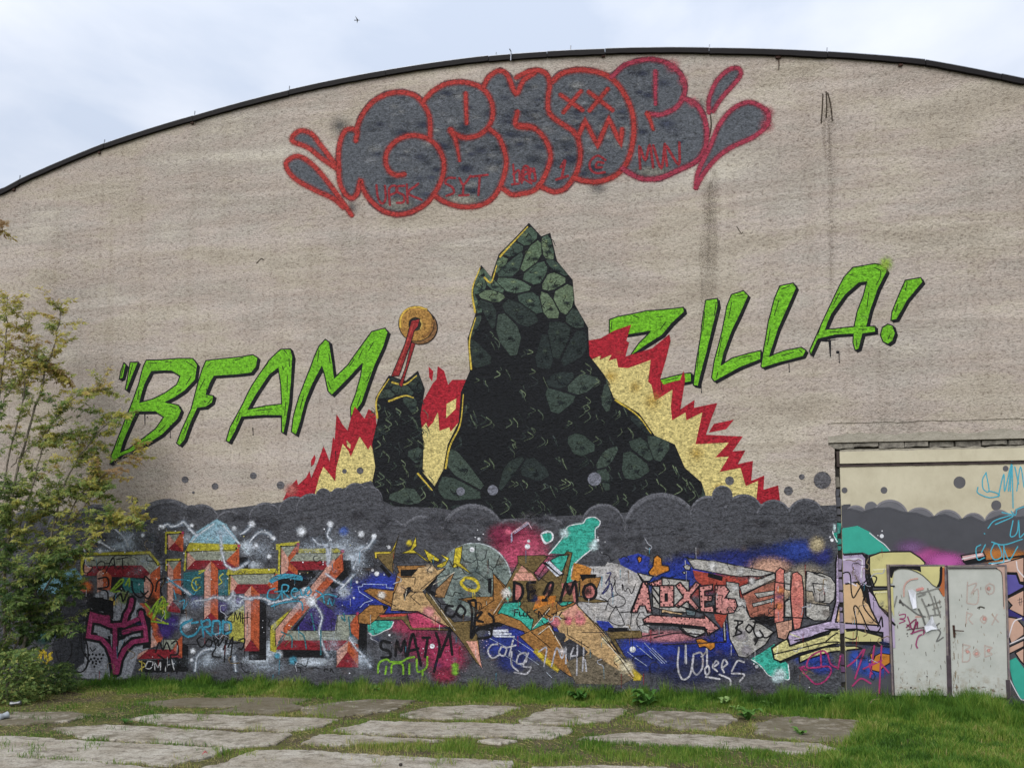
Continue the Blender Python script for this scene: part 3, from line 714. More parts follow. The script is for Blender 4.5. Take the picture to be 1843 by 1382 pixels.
# bright green slanting lettering
GRN = '6cb024'; BLK = '15161b'
letters = [
 ('thin quote mark before the B', cC, '145,315 160,330 140,410 118,420 125,370', [], '130,400 145,340'),
 ('thin quote mark before the B', cC, '185,315 235,312 200,400 165,490 155,480 170,400', [], '180,400 200,330'),
 ('bright green letter B', cC, '285,300 380,298 480,290 570,292 598,330 585,420 520,490 460,530 400,560 480,575 500,610 480,660 380,760 280,820 190,865 120,895 60,940 70,880 130,730 160,650 190,580 240,440 265,340',
  ['315,372 380,366 440,368 490,400 470,450 400,500 320,540 245,560 260,500 275,450','225,620 340,618 390,650 340,720 250,790 180,840 125,865 145,800 170,740'], '300,320 350,318|400,312 440,314|530,310 570,335 585,350|560,400 530,450|240,480 230,540|180,620 160,690|430,580 470,600|400,700 360,740|120,780 105,830|500,480 470,500|270,800 310,780'),
 ('bright green letter F', cC, '650,305 700,298 860,280 940,268 970,285 960,340 930,380 850,390 700,400 680,440 650,510 700,520 690,560 650,590 600,595 560,680 520,790 490,825 472,810 500,730 560,600 600,440 630,350', [], '660,340 680,320|830,300 880,285|940,370 960,340|610,480 640,420|660,570 685,540|640,550 650,560|540,690 520,740'),
 ('bright green letter A', cC, '1110,235 1170,230 1185,280 1175,420 1165,560 1145,680 1130,750 1115,740 1115,640 1000,640 870,650 830,740 795,805 775,795 800,710 860,600 930,460 1040,300', ['1095,350 1110,450 1115,570 1020,580 910,600 960,510 1040,390'], '1130,240 1150,260|1160,290 1165,340|1150,400 1148,500|1140,560 1135,640|960,610 1060,600|860,620 840,680|1030,320 990,370|1120,340 1128,360'),
 ('bright green letter M', cC, '1345,215 1385,172 1410,190 1430,330 1440,410 1520,330 1600,220 1670,125 1750,105 1770,130 1740,220 1690,330 1650,440 1610,560 1570,620 1540,660 1540,590 1570,500 1600,400 1610,320 1500,440 1425,515 1400,490 1380,400 1365,340 1310,440 1260,560 1230,680 1205,760 1175,740 1185,650 1220,530 1290,350 1325,260', [], '1345,240 1335,310|1405,260 1415,320|1400,430 1420,480|1250,520 1230,600|1610,240 1590,290|1680,190 1650,240|1560,300 1530,340|1660,380 1640,430|1600,520 1580,580'),
 ('bright green letter Z with its middle lost in the flames', cD, '105,465 105,390 150,375 300,345 400,335 490,325 495,350 430,410 380,470 300,520 210,580 260,510 320,450 190,470 120,470', [], '120,400 115,440|230,370 260,380|350,375 380,372|400,400 370,440'),
 ('bright green letter Z with its middle lost in the flames', cD, '370,700 430,685 490,670 530,665 530,710 450,725 370,735', [], '400,705 460,690'),
 ('bright green letter I', cD, '605,290 665,280 670,320 640,440 610,560 590,640 565,735 540,730 550,640 575,500 590,380', [], '600,350 590,450|660,300 650,370|570,560 560,640'),
 ('first bright green letter L', cD, '740,260 800,240 825,265 780,370 740,450 700,560 685,625 740,590 820,565 890,548 890,595 780,640 650,710 635,690 650,600 690,450 715,320', [], '755,270 800,262|740,300 725,380|690,480 670,580|780,590 840,575|670,660 660,690'),
 ('second bright green letter L', cD, '990,215 1060,200 1075,225 1030,330 980,440 935,580 1010,550 1100,532 1125,550 1110,580 990,610 900,640 890,630 905,540 930,400 960,280', [], '1000,230 1040,215|985,290 960,370|940,440 925,520|1000,575 1060,560|1090,545 1105,560'),
 ('bright green last letter A', cD, '1370,120 1480,98 1530,110 1545,140 1500,230 1460,340 1440,425 1485,425 1485,455 1420,465 1400,540 1380,550 1370,510 1370,465 1280,470 1190,490 1150,575 1143,550 1170,490 1220,380 1290,230 1320,170', ['1400,200 1440,195 1420,270 1390,350 1375,425 1280,435 1225,440 1260,360 1330,260'], '1350,160 1365,155|1480,120 1510,135 1510,170 1490,210|1300,250 1270,310|1450,250 1440,330|1250,455 1310,450|1400,440 1440,440|1200,430 1185,470|1385,490 1390,530'),
 ('bright green exclamation mark', cD, '1640,185 1720,172 1730,195 1650,290 1595,390 1565,395 1570,350 1610,250', [], '1650,200 1640,240|1600,310 1590,350'),
 ('bright green exclamation mark', cD, '1550,413 1575,420 1588,460 1575,500 1550,517 1525,505 1510,470 1522,430', [], '1550,490 1560,470'),
]
pend = {}
for lab, ctx, outer, holes, ticks in letters:
    p = pend.get(lab) or Paint(); pend[lab] = p; p.at(*ctx)
    O = S(outer); H = [S(h) for h in holes]; k = ctx[2]; dx, dy = 4.3 * k, 3.6 * k
    ju = lambda L: [(x + random.uniform(-.35, .35) * k, y + random.uniform(-.35, .35) * k) for x, y in L]
    p.poly([(x + dx, y + dy) for x, y in O], BLK, [[(x + dx, y + dy) for x, y in h] for h in H], soft=0.6)
    p.poly([(x + dx * .5, y + dy * .5) for x, y in O], BLK, [[(x + dx * .5, y + dy * .5) for x, y in h] for h in H], soft=0.5)
    p.poly(O, GRN, H, soft=0.3)
    for l in [O] + H: p.stroke(ju(dens(ju(l), True, 14 * k)), 2.0 * k, BLK, soft=.3, closed=True, smooth=False)
    for t in ticks.split('|'): p.stroke(ju(S(t)), 1.4 * k, '1f2a14', soft=.4)
xs = [1255, 1257, 1249, 1251]; 
p = pend['bright green last letter A']; p.at(*cD).poly(S('1190,500 1300,490 1230,505'), BLK).stroke(S('1248,500 1250,540 1251,580'), 14, BLK, taper=(1, .4)).dot(1288, 558, 9, BLK)
p.glow(1540, 100, 60, '9fbf4a', a=.5)
p = pend['bright green letter B']; p.at(*cC).stroke(S('275,625 276,700'), 8, BLK, taper=(1, .5)).dot(291, 650, 5, BLK)
for lab, p in pend.items(): p.build('painted_letter', WH, lab)

# flames
FR = 'a0202e'; FC = 'cdbd7c'
p = Paint(cF)
p.poly(S('50,1190 75,1140 100,1100 130,1060 155,1035 165,1080 240,1010 262,965 275,1030 330,900 380,760 430,890 450,780 460,680 475,720 490,495 530,570 580,630 610,520 640,430 720,530 755,450 805,480 830,800 830,1150 300,1170 150,1190'), FR, soft=1)
p.poly(S('275,920 275,870 305,820 315,850 300,900'), FR)
p.poly(S('310,1150 350,1000 380,930 430,990 480,1055 490,930 540,740 580,790 605,850 640,770 680,680 750,790 770,750 830,900 830,1150'), FC, soft=1)
p.poly(S('570,700 605,740 600,770 575,750'), FC)
p.poly(S('1100,580 1180,420 1230,340 1290,230 1320,200 1330,95 1375,130 1410,250 1450,205 1620,205 1780,230 1800,280 1800,640 1100,700'), FR, soft=1)
p.poly(S('1250,90 1290,130 1280,215 1255,180'), FR)
p.poly(S('1100,690 1200,600 1230,560 1240,610 1290,560 1325,480 1335,630 1420,600 1430,640 1500,560 1560,450 1610,360 1620,370 1760,260 1800,300 1900,900 1100,1000'), FC, soft=1)
p.poly(S('1395,520 1400,400 1480,355 1475,440'), FC).poly(S('1150,900 1420,820 1420,1330 1150,1330'), FC, soft=1)
p.glow(110, 1110, 90, 'b56a64', a=.5)
p.build('painted_flames', WH, 'red and cream flames left of the dark painted rock')
p = Paint()
redr = full(cD, S('0,560 0,500 60,490 130,450 215,420 190,500 205,510 185,585 330,540 415,470 420,500 395,600 365,700 385,730 430,715 475,705 490,660 496,700 470,860 545,810 540,850 660,825')) + full(cG, S('1365,275 1330,365 1300,455 1510,465 1450,550 1525,545 1480,625 1570,605 1560,720 1635,690 1630,770 1715,745 1725,830 1500,860 1000,860 640,600 560,20'))
p.poly(redr, FR, raw=True, soft=1)
p.at(*cD).poly(S('195,462 212,500 195,585 235,555 305,455 260,462'), 'a89e90') if False else None
p.at(*cG).poly(S('560,60 640,30 700,5 690,30 760,0 740,35 790,20 800,70 860,75 985,30 970,150 990,170 1010,265 1110,200 1100,290 1108,375 1185,330 1190,375 1280,330 1240,510 1430,500 1350,585 1430,580 1375,670 1500,645 1530,750 1600,720 1585,870 1000,880 600,700'), FC, soft=1)
p.poly(S('1320,440 1350,390 1465,365 1420,420'), FR)
for x, y, r in ((760,120,70),(1000,260,90),(1250,560,80),(1380,760,60),(900,180,60)): p.glow(x, y, r, 'c2a24e', a=.35)
p.build('painted_flames', WH, 'red and cream jagged flames right of the dark painted rock')

# a plain dark mountain crag (stand-in for the mural's central figure)
DK = '15171b'; YL = 'c0a845'
def rock(outline, label, seed, top, n, lit):
    r_ = random.Random(seed); p = Paint(); p.poly(outline, DK, raw=True, soft=.6)
    bx0, bx1 = min(q[0] for q in outline), max(q[0] for q in outline); by0, by1 = min(q[1] for q in outline), max(q[1] for q in outline)
    def inside(x, y):
        c = False; L = len(outline)
        for i in range(L):
            (xa, ya), (xb, yb) = outline[i], outline[(i + 1) % L]
            if (ya > y) != (yb > y) and x < (xb - xa) * (y - ya) / (yb - ya) + xa: c = not c
        return c
    pts = []
    while len(pts) < n:
        x, y = r_.uniform(bx0, bx1), r_.uniform(by0, by1)
        if inside(x, y) and all(abs(x - a) + abs(y - b) * .7 > (22 if y < top + 150 else 30) for a, b in pts): pts.append((x, y))
        elif r_.random() < .002: break
    allp = [Vector(q) for q in outline + pts]; ne = len(outline)
    vv, ee, ff, *_ = delaunay_2d_cdt(allp, [(i, (i + 1) % ne) for i in range(ne)], [], 1, 1e-4)
    used = set(); cells = []
    ed = {}
    for k, f_ in enumerate(ff):
        for a_ in range(3): ed.setdefault(tuple(sorted((f_[a_], f_[(a_ + 1) % 3]))), []).append(k)
    for k, f_ in enumerate(ff):       # pair the triangles into stones
        if k in used: continue
        mate = None
        for a_ in range(3):
            e = tuple(sorted((f_[a_], f_[(a_ + 1) % 3]))); o_ = [q for q in ed[e] if q != k and q not in used]
            if o_: mate = (o_[0], a_); break
        used.add(k)
        if mate:
            used.add(mate[0]); third = [v_ for v_ in ff[mate[0]] if v_ not in f_][0]; L = list(f_); L.insert(mate[1] + 1, third)
        else: L = list(f_)
        cells.append([tuple(vv[i]) for i in L])
    for L in cells:
        cx2 = sum(q[0] for q in L) / len(L); cy2 = sum(q[1] for q in L) / len(L); u = (cy2 - top) / 300.0
        if u > .5 and r_.random() < min(.74, (u - .30) * 1.3):       # below, the rock is nearly black: brush strokes only
            for m in range(r_.choice([3, 4, 5])):
                x, y = cx2 + r_.uniform(-14, 14), cy2 + r_.uniform(-10, 10); q = r_.uniform(7, 20); sg = 1 if x > cx2 else -1; bend = r_.uniform(-4, 4)
                p.stroke([(x, y), (x + q * .35 + bend, y + q * .5), (x + q * .45 * sg, y + q)], r_.uniform(1.2, 3.0), r_.choice(['3c4840', '2b3432', '4c584a', '343c3c', '66735a', '56624e']), soft=.8, a=r_.uniform(.6, .95), taper=(1, .3))
            continue
        c = r_.choice(['4f6152', '566852', '45574a', '3c4b43', '5f6f58'] if u < .5 else ['2a3331', '262e2e', '36423c', '3c4841'])
        sh = .86; Q = [(cx2 + (x - cx2) * sh + r_.uniform(-1.5, 1.5), cy2 + (y - cy2) * sh + r_.uniform(-1.5, 1.5)) for x, y in L]
        p.poly(chaikin(Q), c, raw=True, soft=.8)
        p.glow(cx2 + r_.uniform(-6, 2), cy2 - r_.uniform(1, 6), r_.uniform(6, 12), '7a8a68' if u < .5 else '4a564a', a=.45, ry=r_.uniform(3, 7))
        p.glow(cx2 + 4, cy2 + 7, r_.uniform(8, 14), '20272a', a=.5, ry=6)
        for m in range(3):
            x, y = cx2 + r_.uniform(-9, 9), cy2 + r_.uniform(-8, 8); p.stroke([(x, y), (x + r_.uniform(-5, 5), y + r_.uniform(2, 8)), (x + r_.uniform(-9, 9), y + r_.uniform(4, 13))], r_.uniform(.8, 1.5), DK, soft=.8, a=.9)
    for t in lit.split('|'): p.stroke(S(t), 3.6, YL, soft=.7, taper=(1, .4))
    p.build('painted_rock', WH, label)
crag = [(772,930),(780,880),(798,846),(806,800),(826,760),(830,706),(846,668),(842,610),(856,566),(850,520),(866,478),(884,500),(898,458),(924,432),(952,402),(974,426),(990,420),(1002,470),(1030,504),(1034,548),(1058,590),(1060,640),(1088,676),(1104,716),(1150,744),(1178,784),(1214,800),(1232,842),(1262,868),(1274,905),(1240,950),(900,950)]
rock(crag, 'tall dark painted crag with grey-green facets in the middle of the mural', 5, 402, 170,
     '855,562 850,522 864,482|900,462 924,436 950,408|802,842 810,802 828,764 834,710|848,664 845,614 856,572|1108,720 1148,748 1172,780|872,500 884,508 894,478')
stack = [(672,925),(668,880),(676,840),(670,800),(680,756),(676,716),(700,676),(730,686),(752,668),(764,700),(756,748),(762,800),(760,850),(786,880),(792,930)]
rock(stack, 'slim dark painted rock pillar left of the crag', 9, 500, 24, '679,752 678,718 700,682|706,688 728,692 750,676|700,722 728,712 744,716|752,852 778,882')
p = Paint(cE)
STK = '8d2a2c'
p.poly(S('385,870 415,870 350,1075 320,1180 300,1160 345,1040'), STK, edge=BLK, ew=1.2)
p.dot(448, 765, 122, BLK, soft=.02, n=36).dot(446, 765, 116, '7d5b3a', soft=.02, n=36)
p.dot(420, 740, 126, BLK, soft=.02, n=36).dot(420, 740, 120, 'a27a40', soft=.02, n=36)
p.stroke(S('310,760 312,700 350,645 420,625 490,640'), 14, 'c8a548', soft=.8)
p.stroke(S('470,830 520,790 535,720'), 16, '8a6236', soft=.9)
for k in range(60):
    an = rr.uniform(0, 6.28); r = rr.uniform(55, 110); p.dot(420 + math.cos(an) * r, 740 + math.sin(an) * r, rr.uniform(3, 7), rr.choice(['8a6434', 'b58d4c', '7a5730']), soft=.8, a=.7)
p.dot(413, 742, 48, BLK, soft=.03, n=28).dot(416, 742, 43, '2c2a24', soft=.03, n=28)
p.stroke(S('440,705 458,740 448,775'), 9, 'b99d55', soft=.5)
p.poly(S('385,720 445,705 430,760 405,790 385,865 300,1100 245,1105 340,880'), STK, edge=BLK, ew=1.4)
p.stroke(S('400,740 350,880 290,1060'), 9, 'a8433c', soft=.6)
p.build('painted_ring_cake', WH, 'painted brown ring cake held on two red sticks')

p = Paint()
for k in range(46):
    x = rr.uniform(215, 690) if k % 2 else rr.uniform(1110, 1640); y = (760 - (x - 215) * .27 if x < 700 else 640 - (x - 1110) * .17) + rr.uniform(-50, 60)
    p.glow(x, y, rr.uniform(8, 26), rr.choice(['8a8272', '9a9286', '6f8a4a']), a=rr.uniform(.02, .12), ry=rr.uniform(6, 16))
for x, y, l in ((306,765,22),(372,700,14),(455,770,12),(1262,690,16),(1420,655,14),(1510,632,20),(1190,690,10),(960,925,14),(742,930,10),(604,812,18)):
    p.stroke([(x, y), (x + .6, y + l)], 1.8, BLK, soft=.5, smooth=False, taper=(1, .5)); p.dot(x + .6, y + l, 1.5, BLK)
p.build('paint_drips', WH, 'thin black paint drips under the lettering', stuff=True)
# smoke bank
SM = '4a4b51'; SM2 = '63646b'
p = Paint()
p.poly([(-260,945),(120,938),(300,930),(500,905),(560,898),(600,884),(668,866),(684,900),(710,912),(790,915),(900,935),(1000,930),(1100,925),(1200,918),(1290,905),(1400,915),(1530,908),(1530,1300),(-260,1300)], SM, raw=True, soft=1)
p.poly([(1516,950),(1600,950),(1700,955),(1843,955),(2300,955),(2300,1300),(1528,1300)], SM, raw=True, soft=1)
hump = [(-120,960,70),(-20,965,60),(60,968,55),(118,952,35),(172,952,46),(300,962,66),(362,940,34),(345,918,10),(412,944,26),(478,935,32),(530,922,30),(582,892,14),(560,915,28),(610,893,16),(640,890,22),(665,898,24),
        (700,965,34),(760,968,42),(850,965,60),(920,962,30),(985,968,40),(1085,945,40),(1190,955,70),(1275,925,34),(1300,892,19),(1338,924,36),(1392,930,32),(1450,930,34)]
def hmp2(x, y, r):
    p.dot(x, y, r, '7c7a80', soft=.04, n=34); p.dot(x, y + r * .05, r * .95, '68686e', soft=.1, n=34)
def hmp(x, y, r):
    p.dot(x, y, r, SM2, soft=.04, n=34); p.dot(x + r * .02, y + r * .07, r * .985, SM, soft=.16, n=34)
for x, y, r in sorted(hump, key=lambda q: -q[2]): hmp(x, y, r)
for x, y, r in ((1540,938,30),(1568,914,12),(1602,932,34),(1655,942,30),(1705,946,30),(1752,946,24),(1797,942,26),(1850,942,34),(1920,945,50)): hmp2(x, y, r)
wv = [(1514, 920), (1530, 916), (1552, 922), (1575, 915), (1600, 914), (1625, 922), (1650, 924), (1672, 932), (1700, 926), (1725, 936), (1748, 930), (1770, 940), (1800, 928), (1830, 932), (1880, 925), (2300, 925)]
p.poly(wv + [(2300, 1010), (1516, 1010)], SM, raw=True, soft=1.6)
p.poly([(-260,965),(300,960),(560,925),(640,905),(690,950),(900,975),(1080,965),(1250,950),(1340,930),(1440,935),(1509,930),(1509,1020),(-260,1020)], SM, raw=True, soft=7)
for x, y, r in ((333,863,6),(387,875,6),(348,886,2),(456,856,6),(243,900,6),(620,848,4),(648,847,6),(505,873,7),(1313,865,8),(1419,883,8),(1480,864,16),(1443,858,5),(1591,882,6),(1727,868,11),(1810,843,5),(1793,909,9),(1520,882,5)):
    p.dot(x, y, r + .5, '5b5a5e', soft=.12, n=20)
for x, y, r in ((829,884,8),(887,882,10),(1070,862,13)): p.dot(x, y, r, '6d6f7a', soft=.12, n=20)
for k in range(160):
    x = rr.uniform(60, 1490); y = rr.uniform(925, 1010); p.glow(x, y, rr.uniform(10, 34), rr.choice(['3c3d42', '52535a', '3a3a40', '4e4d52']), a=.4, ry=rr.uniform(6, 16))
p.build('painted_smoke', WH, 'dark grey scalloped smoke bank along the middle of the wall')
# ------------------------------------------------------------------ graffiti along the foot of the wall
cH=(60,920,4.459); cI=(280,930,4.6075); cJ=(600,930,4.608); cK=(840,920,4.319); cL=(1080,960,4.934); cM=(1300,960,4.606); cN=(1740,820,3.0); cO=(1540,980,4.32)
K_ = '121216'; WT = 'd2d4da'
def strokes(o, ctx, txt, w, c, soft=.5, smooth=True, a=1.0):
    o.at(*ctx)
    for q in txt.split('|'): o.stroke(S(q), w, c, soft=soft, smooth=smooth, a=a)
def polys(o, ctx, items, edge=None, ew=1.6, soft=.5):
    o.at(*ctx)
    for c, t in items:
        for q in t.split('|'): o.poly(S(q), c, soft=soft, edge=edge, ew=ew)

# --- background washes
o = Paint()
for k in range(260):
    x = rr.uniform(60, 1490); y = rr.uniform(1000, 1235)
    o.at(0, 0, 1).glow(x, y, rr.uniform(10, 36), rr.choice(['3c3d42', '54555c', '35353b', '5a5960']), a=.35, ry=rr.uniform(8, 22))
for x in range(60, 1500, 9): o.glow(x + rr.uniform(-8, 8), 1236 + rr.uniform(-9, 8) + .022 * (x - 700), rr.uniform(14, 34), rr.choice(['5c5852', '524e4a', '66605a']), a=.35, ry=rr.uniform(6, 14))
for x in range(1530, 1843, 9): o.glow(x + rr.uniform(-8, 8), 1248 + rr.uniform(-6, 6), rr.uniform(14, 30), rr.choice(['5c5852', '6c6862']), a=.35, ry=rr.uniform(5, 10))
o.build('background_wash', WH, 'dark grey mottled ground colour behind the lower graffiti', stuff=True)

# --- blue, pink and turquoise clouds behind the letters
o = Paint()
for x, y, r, c, a, ry in ((640,1075,62,'2a3590',.95,48),(690,1050,55,'2d3c9c',.95,30),(620,1110,40,'2b3286',.9,26),(700,1085,60,'2d3c9c',.9,40),(560,1130,40,'34285f',.8,26),(300,1120,40,'3a2a6e',.8,26),(590,1150,50,'34285f',.7,30),
    (930,975,72,'8a2f4a',.9,48),(945,985,58,'b8506c',.95,42),(905,960,40,'7d2c48',.7,26),(960,1010,52,'c0607a',.9,40),(920,1000,40,'b04a66',.9,36),
    (770,1160,70,'8a3050',.9,44),(740,1125,60,'9c3a58',.9,26),(800,1180,60,'9a3354',.7,50),(800,1215,36,'8a2c44',.6,22),
    (930,1145,62,'2c3a92',.95,36),(900,1160,50,'27347c',.8,40),(960,1165,46,'2c3a92',.8,34),(920,1190,40,'27306a',.7,30),(1000,1140,40,'2c3a92',.7,30),
    (1200,1040,90,'28409c',.95,36),(1150,1030,60,'26409a',.9,26),(1260,1020,100,'2a3a94',.9,34),(1330,1010,90,'272f72',.8,34),(1400,1000,90,'26306a',.8,30),(1440,990,70,'2b3f8a',.7,30),(1480,1000,50,'2a2f6c',.8,26),(1230,1060,80,'2c4aa8',.8,20),
    (1200,1170,110,'25368c',.95,34),(1150,1165,60,'2a3c96',.9,34),(1270,1165,80,'25327e',.9,34),(1320,1150,60,'2638a0',.9,40),(1180,1195,90,'25306c',.8,26),(1300,1200,90,'262c58',.7,30),(1240,1215,90,'2c3050',.6,26),
    (1350,1060,80,'a5443c',.9,34),(1300,1050,60,'b04c40',.8,26),(1385,1020,56,'c49a86',.9,26),(1400,1060,60,'bfa48a',.8,30),(1450,1040,50,'a89c8a',.8,34),(1470,1065,50,'a89c8a',.8,40),(1250,1065,40,'8f4440',.7,16),(1470,980,22,'a79a7c',.8,22),
    (1200,1145,90,'b0757c',.8,16),(1150,1140,40,'b0757c',.7,14),(1660,1000,60,'a8508a',.8,24),(1700,1010,60,'b0559a',.9,26),(1640,985,46,'7c5a86',.5,24),(1800,1000,60,'b8763a',.9,22),(1830,1005,60,'b8763a',.8,20),(1570,1200,70,'3050a8',.9,30),(1540,1185,50,'3050a8',.9,26),(1600,1180,40,'3050a8',.8,26),(1460,1180,50,'2c46a0',.9,26),(1480,1200,40,'2c3f8c',.7,20)):
    o.at(0, 0, 1).glow(x, y, r, c, a=a, ry=ry)
TQ = '37a08e'
polys(o, cK, [(TQ, '640,330 740,210 780,120 840,100 905,90 930,55 990,45 1035,75 1030,110 1000,140 1000,230 985,280 900,350 830,420 815,480 830,530 760,560 780,420 810,330 660,320|590,175 660,170 665,215 610,245'),
              (TQ, '250,790 290,720 400,710 520,700 640,760 650,840 500,925 460,900 400,850'), (TQ,'700,740 780,690 830,720 780,780')], soft=1.0)
strokes(o, cK, '640,330 740,210 780,125 840,102 905,90 930,55 990,45 1035,75 1030,110 1000,140 1000,230 985,280 900,350 830,420 815,480 830,530|575,180 620,152 665,170 668,215 615,250 590,225 575,180', 8, WT, .6)
strokes(o, cK, '600,165 650,160 668,190 660,225 620,245 590,215 580,180 600,165', 12, WT, .7)
for x, y, r in ((760,170,60),(985,270,60),(1000,230,30)): o.at(*cK).glow(x, y, r, 'c2d6da', a=.6)
polys(o, cM, [(TQ, '920,5 1000,-40 1120,-60 1220,-10 1280,50 1380,140 1210,170 1170,150 990,160 960,90|240,1040 330,990 430,920 440,1000 540,1080 555,1190 540,1210 440,1190 380,1170 340,1120'), ], soft=1)
polys(o, cJ, [(TQ, '290,880 370,862 490,868 480,915 380,960 330,980 290,940|1760,170 1735,150 1751,190')], soft=1)
strokes(o, cM, '915,-20 925,20 960,80 985,150|1222,-5 1290,50 1345,90 1390,140|240,1040 300,1080 340,1120 380,1170 440,1195 500,1200 540,1210 557,1190 545,1080', 7, WT, .5)
strokes(o, cJ, '290,960 330,983 385,965 420,945 475,920 500,870', 7, WT, .6)
for x, y, r in ((480,1170,90),(440,1200,60),(960,-20,60),(930,-50,50)): o.at(*cM).glow(x, y, r, 'c2d6da', a=.6)
polys(o, cN, [(TQ, '225,1110 265,1090 309,1150 309,1310 290,1310 250,1220')], soft=.6)
strokes(o, cN, '225,1190 260,1260 290,1310 309,1318', 5, WT, .5)
# grey-white cloud behind the thin scrawl
polys(o, cK, [('a9a7a8', '820,500 860,430 960,440 1080,440 1100,410 1180,425 1260,460 1340,500 1400,560 1420,800 1400,930 1140,900 1100,860 1000,850 940,790 880,730 860,600')], soft=3)
polys(o, cK, [('b67a38', '820,520 840,410 920,430 960,450 950,500 880,540')], soft=2)
for x, y, r in ((1180,470,90),(1300,560,100),(1000,760,90),(1100,800,80),(1300,850,90)): o.at(*cK).glow(x, y, r, 'bab6b4', a=.6)
polys(o, cK, [('2c3a92', '1010,850 1100,860 1135,900 1080,925 1040,890|1185,370 1330,330 1420,360 1400,470 1330,480 1200,410')], soft=1)
# cracked grey-blue ball
o.at(*cJ).dot(1170, 520, 315, 'c3ccd2', soft=.06, n=44); o.dot(1165, 522, 306, '77837f', soft=.03, n=44)
for k in range(40):
    an = rr.uniform(0, 6.28); r = rr.uniform(0, 240); o.glow(1165 + math.cos(an) * r, 522 + math.sin(an) * r, rr.uniform(30, 80), rr.choice(['6a7774', '8a9491', '5d6a6a']), a=.5)
strokes(o, cJ, '1180,240 1175,300 1190,350 1230,365 1260,340 1275,270|1190,350 1150,380 1090,370 1060,330|1190,350 1200,400 1180,450 1220,480 1280,520 1330,500 1320,440 1350,400 1410,390|1320,440 1290,420 1285,350|1060,420 1100,480 1180,450|1410,430 1440,440|960,440 960,480 1010,520 1060,500|870,500 900,490 960,480|1350,400 1380,320|930,640 990,660 1010,620 1080,640|1060,700 1040,740 1090,760|1100,560 1230,640|1130,590 1270,700', 7, '2d3434', .5, False)
for x, y, r, c in ((1150,270,22,WT),(1210,185,12,WT),(1610,245,24,WT),(1620,200,14,WT),(1195,108,5,WT),(1243,142,5,WT),(1176,168,5,WT),(460,250,16,WT),(360,470,22,WT),(325,440,12,WT),(196,538,12,WT),(170,670,10,WT),(130,635,8,WT),(450,665,9,WT),(465,978,10,WT),(820,1070,22,WT),(765,1115,13,WT),(745,1090,5,WT)): o.at(*cJ).dot(x, y, r, c, soft=.15)
for x, y, r in ((1020,222,12),(1076,236,5),(1290,1072,26),(1050,322,5),(95,213,12),(1020,200,5)): o.at(*cK).dot(x, y, r, WT, soft=.15)
for x, y, r in ((910,52,16),(895,28,8),(1322,20,18),(1290,15,5),(1325,-22,6),(285,1100,16),(262,1078,7),(722,1272,5)): o.at(*cM).dot(x, y, r, WT, soft=.15)
strokes(o, cK, '180,985 300,1050|330,960 640,1170|300,1120 430,1200|400,1080 560,1190|620,1250 660,1290|1320,1040 1440,1140|1380,1020 1540,1180|1250,1090 1310,1140|1440,1060 1555,1170|1300,1130 1400,1200|1420,1080 1520,1180', 3.2, 'b9c4d4', .6, False, .8)
strokes(o, cJ, '205,580 240,575 245,555 440,560 440,585 500,590|205,580 215,620 325,690 260,710 220,750|1350,200 1350,200|1490,130 1615,45 1645,100|1500,138 1620,55|1475,130 1475,210|1480,130 1483,200', 4, 'b8c6e4', .6, False)
o.at(*cJ).glow(1450, 122, 50, 'c8607a', a=.9)
strokes(o, cK, '355,170 480,88 505,135|350,165 470,80', 3.5, 'd8b0b8', .5, False)
o.build('painted_clouds', WH, 'blue, pink and turquoise clouds with a cracked grey ball behind the lower letters')

# --- first piece: block letters R i T T Z with bevelled faces
GY='868a7e'; PK='b88a7c'; OR='a65030'; RD_='7a1e28'; YO='a39c34'
o = Paint()
for x, y, r, ry, a in ((480,190,170,50,.6),(560,330,150,80,.5),(1500,260,190,80,.6),(1640,340,130,120,.6),(1690,260,130,60,.5),(640,700,260,80,.45),(1250,620,200,60,.45),(1280,700,120,80,.6),(1560,620,110,100,.5),(850,1180,200,70,.8),(950,1100,90,130,.8),(1300,1200,230,60,.8),(1600,1060,120,110,.8),(1700,1160,70,90,.7),(650,900,120,160,.6),(250,880,80,90,.8),(560,1100,160,110,.5),(430,1180,70,120,.5),(20,420,60,90,.5),(260,180,90,90,.4),(760,250,90,100,.7),(820,400,120,60,.5)):
    o.at(*cI).glow(x, y, r, 'b3bcc8', a=a, ry=ry)
for x, y, r, ry in ((700,280,200,70),(560,330,140,60),(340,330,60,80),(850,350,160,60),(760,230,60,120)): o.at(*cH).glow(x, y, r, 'a8b4c2', a=.55, ry=ry)
# black drop shadows
polys(o, cI, [(K_, '690,335 765,335 765,430 690,430|515,430 570,430 570,860 515,860|860,640 915,700 915,1185 775,1185 775,1110 860,1110|1555,360 1620,360 1620,460 1480,600 1440,560 1555,440|1680,880 1750,880 1750,1140 1680,1140|1060,1100 1500,1100 1490,1165 1060,1160|1170,440 1370,440 1220,600 1110,640 1010,630 1000,500 1100,480|210,570 250,520 250,800 210,800|1130,940 1300,740 1340,760 1200,940')])
polys(o, cI, [('352a66', '1180,930 1340,690 1480,800 1490,940'), ('2a5a62', '240,470 400,450 390,640 300,680 240,600|520,450 610,440 610,640 530,640')], soft=2)
for x, y, r, c in ((1560,120,60,'3050a0'),(330,700,90,'3a3a6a'),(560,740,80,'443a6c'),(690,700,70,'5a4a7a')): o.at(*cI).glow(x, y, r, c, a=.7)
